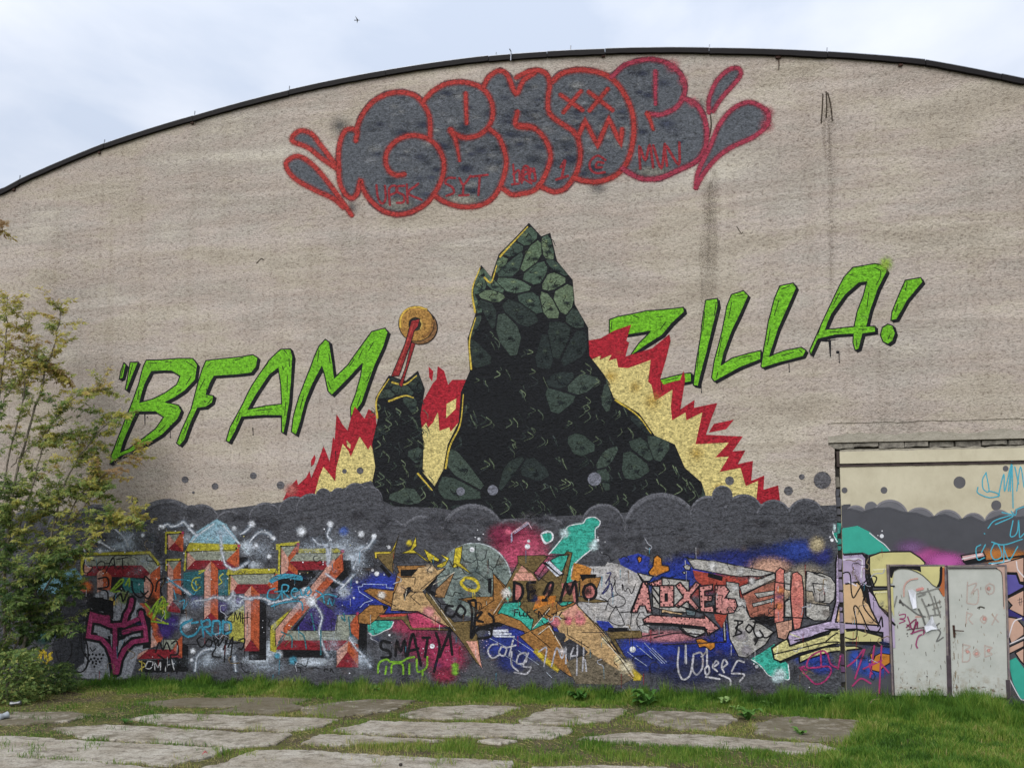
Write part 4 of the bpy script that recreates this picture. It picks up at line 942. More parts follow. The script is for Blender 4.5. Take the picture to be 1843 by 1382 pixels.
# pale cloud above the first T
polys(o, cI, [('7fa4b4', '310,200 340,150 420,100 510,45 570,80 650,190 600,230 400,225')], soft=5)
strokes(o, cI, '290,225 340,160 420,100 480,60|560,70 620,140 700,230 770,300', 18, 'b4c2cc', 1.2, a=.7)
polys(o, cI, [(YO, '280,240 290,225 690,240 680,270 260,285'), (YO, '600,470 610,440 990,440 1000,465 985,480 615,480|1165,275 1500,270 1540,300 1165,305|1010,235 1180,215 1175,240 1010,260|1130,770 1130,800 1000,930 990,1110 960,1100 965,910')], soft=2.5)
polys(o, cI, [('9d9a48', '640,850 740,760 730,1000 650,980')], soft=8)
# faces
polys(o, cI, [(GY,'105,145 205,140 160,215'), (PK,'105,145 160,215 105,265'), (OR,'205,140 230,130 225,280 160,215'), (RD_,'105,268 160,215 225,285'),
  (PK,'98,370 150,440 140,700 100,780 95,760'), (GY,'100,368 205,362 150,440'), (OR,'150,440 205,362 210,640 150,620'), (RD_,'100,780 140,700 200,770 200,790'),
  (GY,'262,290 668,285 590,362 330,362'), (PK,'262,290 330,362 262,432'), (RD_,'330,362 590,362 690,420 530,432 462,370 400,430 264,432'), (OR,'690,250 668,285 590,362 690,425'),
  (PK,'462,370 410,430 400,850 458,800'), (OR,'462,370 515,432 515,852 458,800'), (RD_,'400,852 458,798 515,855'),
  (GY,'620,482 1000,470 930,560 682,560'), (PK,'620,482 682,560 640,620 615,625'), (RD_,'682,560 930,560 1000,632 862,632 795,572 738,632 640,632'), (OR,'1000,470 930,560 1010,632 1012,480'),
  (PK,'795,572 738,640 735,1105 792,1020'), (OR,'795,572 860,640 856,1105 792,1020'), (RD_,'735,1108 792,1020 858,1108'),
  (PK,'1040,245 1100,335 1100,440 1042,478'), (GY,'1042,245 1168,238 1100,335'), (OR,'1168,238 1190,230 1180,295 1112,380 1100,335'), (RD_,'1075,480 1110,430 1175,440 1170,480'), (OR,'1112,380 1175,440 1175,480 1100,430'),
  (GY,'1172,302 1540,300 1460,370 1115,370'), (RD_,'1115,370 1462,368 1400,436 1180,436'),
  (PK,'1480,350 1400,436 1000,925 1000,1062 1070,985 1440,480 1490,400'), (OR,'1545,300 1555,440 1130,905 1070,985 1062,920 1440,480 1480,380'),
  (GY,'1100,945 1490,945 1510,812 1670,808 1610,890 1600,1025 1062,1022'), (RD_,'1062,1025 1590,1025 1500,1102 1000,1095'), (OR,'1670,808 1690,820 1680,1010 1612,945 1612,890'),
  (PK,'1600,1030 1500,1112 1500,1240 1592,1120'), (OR,'1600,1030 1678,1060 1678,1240 1592,1120'), (RD_,'1500,1242 1592,1120 1678,1242')], soft=.7)
strokes(o, cI, '85,300 88,130 215,128|88,440 92,358 205,352|240,440 252,285|610,640 615,480|1022,480 1028,235 1165,235', 16, YO, 1.0, False)
strokes(o, cI, '95,262 98,145 205,138|96,760 98,370 205,362|255,430 260,288 665,270|400,850 402,432|735,1100 736,640|612,600 615,480 985,468|1038,480 1040,243 1160,238|1170,305 1535,298|1400,436 990,935 995,1070|1500,940 1508,812 1665,808|1100,940 1490,942|1500,1230 1498,1110', 6, K_, .5, False)
for x, y in ((97,148),(205,136),(98,262),(98,368),(208,358),(258,290),(670,262),(615,482),(985,468),(1040,243),(1163,236),(1172,303),(1538,298),(992,928),(1508,812),(1668,808)): o.at(*cI).dot(x, y, 10, K_, soft=.4)
for x, y, r in ((690,240,22),(1180,225,22),(1550,285,26),(1675,800,20),(225,130,20)): o.at(*cI).glow(x, y, r, 'a83a62', a=.9)
# R
polys(o, cH, [(K_,'615,515 885,515 890,650 620,650|1185,1050 1240,1080 1240,1280 900,1290 840,1200 1185,1180|905,820 940,860 940,1090 905,1080')])
polys(o, cH, [('2f6a6c','730,540 880,560 870,640 730,640')], soft=3)
polys(o, cH, [(GY,'405,362 925,350 1000,430 935,500 870,440 600,432 520,445 410,420'), (PK,'405,430 470,450 430,500 405,500'), (RD_,'425,512 480,442 870,435 935,505 905,530 620,520 555,455 500,512'),
  (PK,'555,455 515,500 515,690 565,690'), (OR,'555,455 625,520 615,640 570,700'), (OR,'1015,440 1010,700 935,760 935,510'), (PK,'890,540 935,505 935,700 900,720'),
  (OR,'830,740 920,740 1040,1010 1000,1070 930,950'), (PK,'930,950 1000,1070 940,1090 900,1040'), (GY,'1040,1030 1165,1030 1120,1110 1035,1110'), (OR,'1165,1030 1192,1005 1190,1170 1120,1110'), (RD_,'840,1180 915,1110 1120,1110 1185,1172'), (PK,'815,1090 900,1085 915,1110 835,1180'),
  (GY,'560,655 700,655 830,730 640,760')], soft=.8)
for t in ('392,500 395,345 930,332 1005,425',): strokes(o, cH, t, 26, YO, 1.0, False)
strokes(o, cH, '405,490 408,358 925,345 990,420|1040,1100 1045,1022 1160,1025|820,1170 815,1090', 7, K_, .5, False)
o.build_cut('block_letter', WH, [288, 330, 408, 496], ['orange and red bevelled letter R of the left graffiti piece', 'small bevelled letter i with its square dot', 'first tall bevelled letter T', 'second lower bevelled letter T', 'large bevelled letter Z'])

# lightning and star dots over the block letters
o = Paint()
LW = 'c4c8d4'
LT = '540,230 550,300 575,380 600,415 650,440 700,420 760,380|70,70 100,60 130,80 180,70 220,45 250,60 290,110 340,150|700,150 760,110 800,60|780,210 820,170 870,130 930,135 980,180|1430,330 1430,250 1425,290|1460,200 1420,150 1440,90 1455,60|1300,180 1350,220 1420,240|1640,420 1700,290 1760,240 1810,180|1420,470 1500,540 1560,560|1450,250 1440,320 1430,380|1300,700 1350,760 1375,830 1360,940 1380,1030 1400,1100 1430,1160|1530,600 1590,540 1640,480|330,690 420,680 500,665 600,690 640,640|640,690 690,740 720,690 860,670 950,700|700,660 800,680|940,720 1080,690 1200,660 1290,690|1610,1000 1660,1080 1720,1150 1780,1240|330,1280 350,1160 410,1110 480,1090|660,1280 655,1160|480,670 560,665|100,510 160,560 230,600 280,640'
for q_ in LT.split('|'):
    L_ = S(q_); o.at(*cI); L_ = [(x + rr.uniform(-6, 6), y + rr.uniform(-6, 6)) for x, y in L_]
    o.stroke(L_, 46, '8fa4bc', soft=1.9, a=.34, taper=(.6, 1)); o.stroke(L_, 22, 'b8c0cc', soft=1.8, a=.6, taper=(.5, 1.1)); o.stroke(L_, 5, 'd8dae2', soft=1.2, a=.95, taper=(1, .15))
strokes(o, cI, '540,160 548,300|1425,250 1430,400|640,620 655,690 640,780|1290,690 1240,640 1220,600|1290,690 1330,640', 26, 'c0c6d2', 1.9, a=.5)
strokes(o, cH, '640,130 700,180 740,230 760,280|490,230 560,260 640,310|760,230 800,180|390,270 420,330', 14, LW, 1.2, a=.8)
for x, y, r in ((800,60,36),(1210,120,50),(1450,60,34),(1705,140,34),(830,240,34),(650,95,26),(940,325,26),(310,1110,30),(300,1185,18),(1810,160,30),(975,175,26),(1290,700,60),(1240,600,26),(60,85,26),(300,70,22),(1020,1140,40)): o.at(*cI).glow(x, y, r * 1.2, 'd4d8e0', a=.85)
for x, y, r in ((535,320,22),(740,135,22),(880,190,20),(410,260,18),(1020,120,18),(1040,945,22),(1270,1190,18),(530,240,22)): o.at(*cH).glow(x, y, r * 1.2, 'd0d4dc', a=.9)
for k in range(230):
    x = rr.uniform(170, 700); y = rr.uniform(945, 1060) if rr.random() < .75 else rr.uniform(1060, 1215)
    o.at(0, 0, 1).dot(x, y, rr.choice([.7, .8, 1.0, 1.3, 1.7]), rr.choice(['d6d8e0', 'c8cad4', 'c9c07c' if rr.random() < .3 else 'd6d8e0']), soft=.5, n=7)
for k in range(60): o.dot(rr.uniform(700, 900), rr.uniform(1150, 1215), rr.choice([.6, .8, 1.1]), 'b8a0b0', soft=.5, n=7)
o.build('painted_lightning', WH, 'white sprayed lightning and star dots over the block letters', stuff=True)

o = Paint()
for k in range(90):
    x = rr.uniform(180, 690); y = rr.uniform(950, 1215); o.at(0, 0, 1).glow(x, y, rr.uniform(8, 26), rr.choice(['b4bcc8', 'a4b0c0', 'c4c8d4', '8fa6b8', '2a2a32']), a=rr.uniform(.05, .2), ry=rr.uniform(6, 22))
for x, y, r, ry in ((225,965,60,26),(400,958,50,24),(470,990,40,36),(560,985,60,26),(620,975,40,40),(645,1010,30,50),(350,1085,70,22),(430,1090,50,30),(530,1090,70,20),(600,1160,30,50),(480,1200,70,18),(370,1190,60,22),(655,1190,34,30),(260,1010,30,24)): o.glow(x, y, r, 'b4c0d0', a=.26, ry=ry)
o.build('white_overspray', WH, 'white mist of overspray over the block letters', stuff=True)

# --- left corner: lilac-grey patch with the dark pink three-pronged emblem
o = Paint()
polys(o, cH, [('8e9098', '370,760 480,700 560,660 640,660 760,680 870,800 930,960 900,1080 820,1120 760,1310 640,1330 400,1310 350,1200 380,1000 360,900')], soft=6)
polys(o, cH, [('5f8796', '60,530 200,500 330,480 370,540 340,620 200,690 60,660')], soft=5); polys(o, cH, [('2a2c32', '50,700 200,690 340,720 440,740 430,850 300,870 150,860 40,830|330,880 380,870 400,1000 380,1200 300,1260 200,1240 180,1080 260,900')], soft=6)
for x, y, r, c in ((420,610,70,'b8622e'),(160,900,120,'1f2a30'),(80,1000,90,'20413c'),(450,690,60,'201c20'),(730,690,70,'7a8a50'),(950,720,60,'3a2418'),(1010,780,60,'5d7a2a'),(1060,830,50,'4a6a28'),(940,860,60,'a8622c'),(1060,960,80,'392a6a'),(640,720,50,'b8a050')): o.at(*cH).glow(x, y, r * 1.2, c, a=.85)
strokes(o, cH, '340,880 380,920 390,1100 440,1200 400,1280 330,1290|180,1120 200,1190 250,1220 300,1160 310,1060|350,880 480,870|400,1000 430,1060 440,1180 420,1260', 12, K_, .5)
em = '600,880 520,845 470,825 455,900 440,1000 545,1020 600,1080 640,1180 655,1290|470,870 540,880 620,915 720,910|655,915 655,1060 655,1290|790,710 775,780 745,830 725,910|725,915 800,880 860,850 865,810|725,970 800,945 880,930|870,840 895,930 905,1030 800,1045 730,1110 690,1190 670,1290|480,830 560,850 600,850'
strokes(o, cH, em, 76, K_, .25, False)
polys(o, cH, [(K_, '600,1000 740,1000 700,1290 670,1330 620,1320 600,1180|560,700 640,720 640,860 600,880 560,800|900,830 940,860 940,1090 880,1100|430,700 560,690 560,800 500,800 450,760')])
strokes(o, cH, em, 36, '8c2f58', .3, False)
strokes(o, cH, '470,840 455,990|540,1030 630,1130|800,740 750,850|880,860 900,1020', 7, 'a84a74', .6)
polys(o, cH, [('8e9098', '510,930 560,940 600,1020 520,990|620,980 632,990 628,1090|690,1040 740,1020 680,1130|790,850 830,800 835,840 780,870')])
# heart of dots
for i_, (n_, y) in enumerate(((6,1145),(5,1178),(4,1200),(2,1215),(1,1245))):
    for k in range(n_): o.at(*cH).dot(490 + (k - (n_ - 1) / 2) * 28, y + (k % 2) * 6, 11, K_, soft=.3)
strokes(o, cH, '455,1090 475,1120 500,1100', 8, K_, .5)
o.build('pronged_emblem', WH, 'dark pink three-pronged emblem on a pale grey patch')
o = Paint()
strokes(o, cH, '20,1100 60,1130 30,1180|55,1190 80,1110 95,1180|100,1130 115,1200 140,1140|125,1190 105,1220 70,1200|150,1130 125,1150 150,1180 120,1190', 14, 'b09a2c', .7)
strokes(o, cH, '850,1200 900,1230 850,1270|870,1200 870,1280', 9, 'b0a04c', .7)
strokes(o, cH, '920,1200 900,1250 940,1260 960,1210 920,1200|975,1270 975,1210 1000,1250 1020,1210 1020,1270|1060,1280 1060,1200|1110,1190 1130,1270|1080,1230 1130,1220', 8, 'b8b8bc', .7)
o.build('spray_tag', WH, 'small yellow and white tag low beside the pink emblem')
o = Paint()
strokes(o, cH, '490,395 440,385 400,430 410,490 460,480 470,440 430,440|540,400 510,430 530,470 570,450 570,410 540,400|580,490 640,375 655,455|600,440 655,430|670,385 755,368|715,380 718,465', 8, K_, .5)
strokes(o, cH, '520,540 590,530 600,600 520,620 590,640 600,700|640,700 720,560|690,640 700,590 730,640|790,560 800,640 860,690 920,640|890,560 900,520 960,600 920,700 860,640|980,640 1000,560 1060,540 1020,620 1040,700|640,720 700,660 720,720 760,640', 13, K_, .5)
strokes(o, cH, '460,700 440,760 470,800 520,780 530,720 490,690|980,1130 1010,1050 1040,1110 1070,1050 1100,1120|1110,1060 1150,1040 1160,1140 1100,1150|1000,1150 1060,1200 1040,1290|1100,1160 1110,1290|1060,1190 1160,1180 1150,1300', 12, K_, .5)
strokes(o, cI, '380,985 345,1020 380,1080 420,1040|440,1010 410,1050 450,1075 470,1030 440,1010|480,1000 500,1070|480,1030 520,1000 520,1070 560,1010|560,940 600,990 560,1100|500,1080 470,1150 540,1160|580,1020 570,1200|600,1080 640,1000 620,1180|690,1020 740,1010 720,1090 690,1090|580,1050 700,1040', 12, K_, .5)
strokes(o, cI, '590,820 640,790 590,850 640,870|650,870 660,790 680,850 700,790 705,870|720,800 720,880|760,790 760,880|715,840 775,830', 8, K_, .5)
strokes(o, cI, '1165,1270 1160,1250 1200,1250 1200,1290|1400,1280 1400,1260 1430,1265|1450,1280 1455,1255 1475,1290|1290,1250 1350,1250', 8, K_, .5)
o.build('spray_tag', WH, 'thin black scrawled tags across the left block letters')
o = Paint()
CY = '3a86a0'
strokes(o, cI, '950,530 1010,490 1100,480 1200,495 1210,520|960,540 1060,500 1200,515', 20, CY, .6)
strokes(o, cI, '990,590 940,610 930,670 1000,680 1040,620 990,620|1050,680 1050,570 1100,570 1090,610 1060,620 1110,670|1130,620 1180,610 1150,590 1125,630 1150,670 1190,650|1200,600 1220,650 1270,600|1270,580 1240,610 1260,650 1290,620 1270,580|1330,610 1380,640 1400,710|1340,680 1420,640 1500,660|1430,720 1440,680 1465,730 1480,690|960,740 1060,710 1200,700 1220,770', 12, CY, .6)
strokes(o, cI, '290,860 230,880 210,940 260,990 330,970 370,910|380,860 400,990|390,870 440,850 450,900 400,920 460,980|480,860 470,960 530,960 530,870 480,860|560,860 560,960 620,950 620,880 560,870|300,880 350,870|210,900 300,850', 18, CY, .7)
strokes(o, cI, '90,540 180,520 290,530 340,580 320,640 280,610|110,520 230,610|200,700 240,690 230,760 270,700|150,600 170,680', 8, CY, .7)
strokes(o, cI, '1100,970 1130,1000 1130,1080|1190,950 1230,990 1250,1090|1290,800 1320,940|1370,940 1370,1140|1020,1040 1060,980|1540,830 1570,860 1560,800|1600,830 1620,990|1040,950 1100,980', 11, '2c6a74', .7)
for x, y, r in ((1010,1150,40),(1140,1190,50)): o.at(*cI).glow(x, y, r, '4a90aa', a=.8)
o.build('spray_tag', WH, 'light blue looping tags over the block letters')
o = Paint()
YG = 'a8a83a'
strokes(o, cI, '370,500 320,510 300,560 330,610 370,580|335,530 335,560 355,560|560,470 530,500 550,540 525,560|10,700 60,660 40,760 100,730|10,840 90,880|70,670 60,800|360,450 410,440 360,470', 9, YG, .6)
strokes(o, cH, '620,640 700,550 720,560 640,640 690,640|740,590 770,540 770,600|930,820 1000,720 960,860 1050,700 1060,860|950,880 1080,900|1000,760 1080,740|900,740 950,800', 14, '7c9a2e', .8)
o.build('spray_tag', WH, 'yellow-green scribbles between the block letters')

# --- second piece: tan and brown wild-style letters
TN='b3946a'; BR='93693a'; OL='6b5a38'; 
o = Paint()
polys(o, cJ, [(OL,'345,290 485,290 530,190 490,400 495,470 430,410 370,340'), ], edge=K_, ew=.9)
polys(o, cJ, [('b7a23a','340,290 480,286 530,185 545,150 505,270 470,305 362,308 362,345 345,340')], edge=K_, ew=.9)
polys(o, cJ, [(K_,'400,390 480,480 460,500 385,410')])
polys(o, cJ, [(BR,'250,610 300,590 500,610 530,470 545,460 525,405 830,400 700,620 620,640 480,760 470,740 400,710'), (BR,'205,815 300,730 410,730 455,745 420,800 300,890 210,880'), (BR,'1035,680 1180,662 1320,660 1330,470 1470,620 1360,800 1440,810 1530,880 1640,960 1600,970 1500,890 1390,850 1385,900 1200,905 1210,780 1100,700'),
  (TN,'560,500 640,500 700,420 830,400 860,440 930,420 740,620 760,640 980,870 1010,960 960,920 700,780 620,780 475,775 500,640'),
  (OL,'385,810 610,800 640,900 960,930 960,940 640,935 570,850 350,855'), (OL,'770,620 1000,870 1140,860 1200,1000 1225,1245 1180,1200 1040,1000 870,800 760,650'), ('8a6a48','850,600 1005,455 920,670 840,665')], edge=K_, ew=1.2)
polys(o, cJ, [('c78b74','1110,1035 1190,1030 1225,1240 1150,1110'), (K_,'560,440 700,435 640,490 560,490|590,690 580,640 610,585 640,580 635,620 600,660|410,730 455,745 420,770'), ('a89a86','1110,1035 1180,1030 1190,1070 1130,1075')], edge=None)
polys(o, cJ, [('b04060','620,800 700,790 930,905 660,915 640,880')], soft=1); polys(o, cJ, [('b0453a','385,815 610,800 600,818 395,828')])
for x, y, r, c in ((790,790,80,'cc8a8a'),(850,850,60,'cc9a8a'),(560,600,60,'c4a27c'),(400,650,50,'d8d4d0'),(800,430,60,'c0aa8a')): o.at(*cJ).glow(x, y, r, c, a=.8)
strokes(o, cJ, '380,800 620,798 700,790 960,915|500,620 480,760 620,780 740,800 990,950|640,610 680,625 640,660 720,730|720,600 930,430|350,650 520,740|560,500 680,500 675,560|640,580 640,620 740,620|1060,680 1220,710 1200,830|1270,700 1270,840 1220,850|1230,720 1215,830|1330,480 1340,620 1460,640', 6, K_, .4, False)
strokes(o, cJ, '740,610 1005,458|800,640 1010,940|1345,490 1350,600 1400,640|1270,700 1275,830 1240,860|610,600 590,690', 5, 'c8c0b0', .6, False, .9)
polys(o, cJ, [(K_, '760,600 860,500 800,600 860,640 820,650|1285,510 1310,510 1310,640 1285,620|1380,870 1200,910 1180,930 1400,900')])
# right part (K frame)
polys(o, cK, [(OL,'395,345 600,340 630,350 520,480 560,540 780,310 820,320 770,560 880,540 870,660 1110,700 990,710 880,700 700,700 560,730 420,730 420,700 240,700 300,590 400,400'), (BR,'205,480 330,640 200,820 270,790 420,850 500,930 470,940 240,860 60,890 80,780 210,690'),
  (OL,'410,740 440,700 560,700 520,780 660,740 500,920 520,840 450,780'), (BR,'520,780 620,700 700,700 740,740 850,700 790,780 820,800 650,850'),
  (TN,'640,840 700,780 850,720 1060,930 1230,1170 1310,1300 1270,1300 780,1060 700,900'), (BR,'500,925 640,860 720,1000 850,1290 800,1280 560,1110 410,970'), (OL,'1080,930 1360,925 1362,980 1150,990 1250,1160 1180,1090'), (BR,'880,520 1045,510 1000,640 880,660')], edge=K_, ew=1.2)
polys(o, cK, [(TQ,'650,380 720,345 795,340 740,470 700,440')], edge=K_, ew=1.2); 
polys(o, cK, [('cc9484','360,535 385,480 500,480 540,535|400,470 430,420 475,470|740,790 850,720 880,790 800,860|0,1010 70,1010 115,1210 60,1110'), ('38383e','680,930 760,950 770,980 740,1030 700,980|740,1030 800,990 880,1040 940,1090 900,1140 780,1090'), (K_,'1100,905 1250,905 1250,930 1100,935|880,490 1005,490 1000,515 930,515 900,540|590,400 620,390 760,490 720,500|960,1090 1050,1200 1030,1225 940,1130')])
polys(o, cK, [('6a6050','790,1180 960,1120 1260,1300 1200,1330 860,1320')], soft=4)
polys(o, cK, [('bca437','520,1090 545,1070 600,1120 680,1190 715,1230 705,1245 600,1170|1225,1170 1270,1200 1360,1280 1350,1310 1300,1310 1295,1270')], soft=1, edge='3a3320', ew=.6)
polys(o, cK, [('c8ccd8','620,395 640,385 740,480 725,490|612,415 715,500 700,505|160,925 320,918 322,935 190,940|170,945 345,948 345,955 180,958|210,965 370,970 370,976 220,974')], soft=.6)
polys(o, cK, [('b9732e','560,660 690,660 680,700 570,740 520,760 540,700'), (TQ,'330,590 345,640 320,700 300,640')], soft=1)
for x, y, r, c in ((690,860,60,'c4707c'),(790,850,50,'c86a78'),(880,840,70,'d07a80'),(880,800,50,'cc8a88'),(1240,1210,90,'cfc4a8'),(1180,1150,60,'c8b890'),(1080,1000,50,'c8b890'),(310,635,60,'e0dcd8'),(740,1085,40,'c8c0c0')): o.at(*cK).glow(x, y, r, c, a=.85)
strokes(o, cK, '780,900 785,960 870,1010 950,1060|895,940 1060,940|1040,960 1240,1170|850,715 1060,950 1290,1290|500,935 650,1060|560,960 640,890|645,740 500,920', 6, K_, .4, False)
strokes(o, cK, '555,955 640,890 700,990|1050,980 1230,1180 1300,1280|645,755 510,910|300,650 210,790|640,890 740,1060', 5, 'd0cabc', .6, False, .9)
strokes(o, cK, '600,355 790,330 730,560|400,400 640,560|560,500 640,380', 5, K_, .5, False)
o.build_cut('wild_style_letter', WH, [838, 905], ['tan arrow-shaped letter at the left of the middle graffiti piece', 'brown letter before the cracked grey ball', 'tan and olive letter with long pointed legs'])
# yellow crown letters and ring
o = Paint(); Y2 = 'c0ae34'
polys(o, cJ, [(Y2,'565,300 640,270 685,160 690,240 660,270 800,375 760,360 690,300|750,265 880,350 870,370 810,350 820,380 790,360|860,400 940,360 890,310 960,340 930,400 900,420 860,415|960,350 990,420 1010,260 1070,240 1060,330 1050,380 1150,475 1040,410 1000,420')], edge=K_, ew=1.0)
o.at(*cJ).glow(630, 215, 40, 'c0ae34', a=.9)
strokes(o, cJ, '1060,540 1100,505 1170,520 1205,570 1180,610 1110,600 1065,560 1060,540', 24, 'c2ae30', .8)
strokes(o, cJ, '1155,610 1158,680|1172,610 1175,700', 6, 'c2ae30', .8)
o.build('spray_tag', WH, 'small spiky yellow letters above a yellow sprayed ring')
# text rows
o = Paint()
o.at(*cK)
polys(o, cK, [('b5706c','365,560 420,570 430,640 400,695 365,690|630,560 660,560 665,600 610,660 640,600|905,580 960,570 1000,600 1000,660 940,680 905,640|740,560 860,560 860,700 835,700 820,620 780,620 750,660')])
strokes(o, cK, '370,550 365,695|370,550 425,575 435,640 400,695 365,690|530,550 475,560 480,620 530,615|480,620 485,690 540,680|610,690 655,620 670,560 640,560 600,640|730,690 770,560 800,640 840,545 860,700|920,580 905,630 930,680 990,670 1005,610 970,565 920,580|590,690 625,690', 22, K_, .5)
for x, y in ((500,590),(640,620),(790,600),(940,620),(520,650)): o.glow(x, y, 60, '2a2224', a=.5)
o.build('spray_tag', WH, 'bold black and pink capital letters over the tan piece')
o = Paint()
strokes(o, cK, '375,760 370,810|375,762 400,760|373,785 395,783|410,780 412,810 430,808|445,785 440,810 455,810|470,775 465,815|490,780 470,795 500,835|560,830 560,775 590,820|600,790 610,810|640,770 620,800 650,820|660,800 700,790|700,780 690,820|740,780 720,820 775,840', 9, K_, .5)   # rude scrawl, kept as an unreadable scribble
o.build('spray_tag', WH, 'tiny unreadable black scrawl on turquoise')
o = Paint()
strokes(o, cJ, '990,740 940,740 930,800 980,830 1010,800|1040,740 1020,790 1060,830 1095,780 1060,735 1040,740|1130,700 1150,800 1140,1000 1170,900 1180,700 1120,700|1180,800 1230,790 1190,850 1240,870|1290,800 1330,850 1310,960|1150,1000 1200,930 1300,940 1300,990 1200,1010', 20, K_, .6)
strokes(o, cJ, '470,1040 400,1030 400,1090 460,1110 470,1160 400,1165|515,1150 528,1030 556,1110 590,1025 600,1150|610,1170 655,970 690,1080 725,1230|630,1110 705,1090|740,1000 800,1000|780,1010 760,1160|850,960 880,1080 835,1280|960,920 985,1140|880,1160 970,930', 22, K_, .5)
o.build('spray_tag', WH, 'thick black marker letters under the tan piece')
o = Paint()
strokes(o, cJ, '370,1290 380,1210 440,1180 470,1200|480,1200 560,1200 620,1170 670,1160|440,1240 430,1300|480,1290 490,1220 570,1220 580,1300|630,1220 630,1300|690,1180 700,1280 770,1250 780,1160|740,1270 740,1310', 16, '6f9c2c', .7)
for y in (1260, 1290, 1230): o.at(*cJ).glow(1010, y, 44, '7aa838', a=.9, ry=34)
o.build('spray_tag', WH, 'light green sprayed letters just above the grass')
o = Paint()
strokes(o, cK, '240,1030 190,1040 165,1090 200,1140 260,1110|270,1050 250,1100 290,1120 310,1060 270,1050|330,1120 360,1000|300,1060 380,1040|350,1090 350,1190 400,1240|400,1120 390,1180 460,1170 460,1100 410,1110|480,1100 440,1200 500,1210 470,1260|560,1090 620,1060 600,1200|660,1200 700,1060 740,1140 770,1060 770,1180|830,1060 810,1120 850,1120|860,1040 855,1270|910,1060 900,1240|920,1150 930,1240|370,1250 460,1265', 13, 'a9a8b0', .9, a=.85)
strokes(o, cL, '760,990 765,1150|700,1010 690,1180 730,1290 800,1250 830,1070|830,1070 900,1060 910,1180 860,1250 820,1200 830,1090|900,1090 945,1040 945,970|950,1040 950,1180|930,1200 960,1170 970,1230 940,1250 930,1200|1010,1180 1050,1150 1030,1130 1000,1180 1040,1220|1090,1190 1130,1150 1100,1120 1080,1180 1100,1230|1060,1250 1150,1290 1160,1340|940,1270 1060,1290|1280,1140 1220,1130 1170,1220|1170,1240 1280,1250 1240,1310', 16, 'b8b6bc', .9, a=.9)
o.build('spray_tag', WH, 'pale chalky looping tags low on the wall')

# --- third piece: grey hard-edged shapes and spotted pink letters
o = Paint(); LG='a6a39f'
polys(o, cL, [(LG,'770,215 1060,250 1240,290 1550,345 1430,380 1330,375 1240,380 1150,370 830,310'), (LG,'1240,470 1550,350 1560,400 1260,540'), (LG,'1120,425 1230,440 1240,560 1330,740 1540,870 1470,980 1300,1100 1230,1090 1150,930 1130,700'), ('a06454','1265,550 1440,460 1560,420 1560,730 1440,760 1330,740'),
  (LG,'720,830 940,850 920,900 850,920 780,890'), (LG,'545,390 790,420 790,700 600,690 470,650 460,480'), (LG,'1090,770 1110,780 1120,950 1100,950'), ('b9772c','430,340 470,290 480,210 510,190 545,220 550,280 610,290 615,330 560,350 500,380 440,365|330,220 345,200 370,215 365,245 345,260'), (LG,'330,345 470,380 440,420 370,420'), (LG,'740,290 770,270 805,290 795,325 760,320|730,345 745,335 765,345 750,360')], edge=K_, ew=1.9)
polys(o, cL, [('c8a880','550,670 740,710 720,720 545,700'), ('5c6a70','760,670 850,690 840,730 770,720'), (LG,'1370,530 1550,505 1550,540 1400,570|1350,620 1550,570 1550,600 1360,650')], edge=K_, ew=1.6)
polys(o, cL, [('9c4438','830,330 960,355 1090,410 1150,380 1100,440 900,450 850,400'), (K_,'965,350 1085,385 1080,415 960,380'), ('9c4438','1020,720 1120,720 1080,830 1030,760')], soft=1)
for x, y, r in ((1250,620,70),(1400,900,70),(1200,480,50),(1000,290,70),(1240,330,60),(620,500,60),(1350,420,50),(840,880,60)): o.at(*cL).glow(x, y, r, 'bdbcbc', a=.7)
for x, y, r in ((1300,1040,80),(1250,900,80)): o.at(*cL).glow(x, y, r, '8f8a90', a=.7)
polys(o, cL, [('b9772c','850,940 900,930 960,960 1020,970 1020,1010 980,1035 930,1000 880,1010')], edge=K_, ew=1.6)
strokes(o, cL, '560,985 800,975 1120,960|480,920 700,880 930,900|380,910 560,880', 11, '2a2228', .7)
# spotted letters
SP='c08480'
spots = [('A','280,700 380,430 420,430 460,700 420,700 400,640 350,640 330,700'), ('corner','430,440 550,400 550,470 450,460'), ('O','530,460 655,460 655,650 530,650'), ('X','670,460 710,430 780,510 850,430 890,450 800,560 880,660 850,680 770,600 700,655 660,640 740,560'), ('E','880,470 1000,450 1000,500 930,510 930,550 1000,550 990,600 930,600 930,650 1010,640 1010,700 890,690'), ('B','1020,460 1110,460 1150,510 1110,570 1200,580 1220,640 1190,700 1100,715 1025,700'), ('bar','380,760 450,720 930,750 920,710 1060,840 960,900 930,830 640,800 390,790')]
polys(o, cL, [(SP, t) for _, t in spots], edge=K_, ew=2.6)
polys(o, cL, [(K_,'575,530 600,530 600,600 575,600')])
for _, t in spots:
    L = S(t); cx2 = sum(q[0] for q in L) / len(L); cy2 = sum(q[1] for q in L) / len(L)
    for i in range(len(L)):
        a, b = L[i], L[(i + 1) % len(L)]; d = math.hypot(b[0] - a[0], b[1] - a[1])
        for k in range(max(1, int(d / 48))):
            u = (k + .5) / max(1, int(d / 48)); x = a[0] + (b[0] - a[0]) * u; y = a[1] + (b[1] - a[1]) * u; m = math.hypot(cx2 - x, cy2 - y) + 1
            o.at(*cL).dot(x + (cx2 - x) / m * 18, y + (cy2 - y) / m * 18, rr.uniform(6, 10), '2c1418', soft=.2, ry=rr.uniform(7, 11), n=9)
strokes(o, cL, '545,385 790,418|470,480 530,560|460,530 520,620|340,360 420,470|270,700 380,420|700,640 900,700|390,800 640,810 950,850|700,830 760,890 850,920 930,880', 14, K_, .4, False)
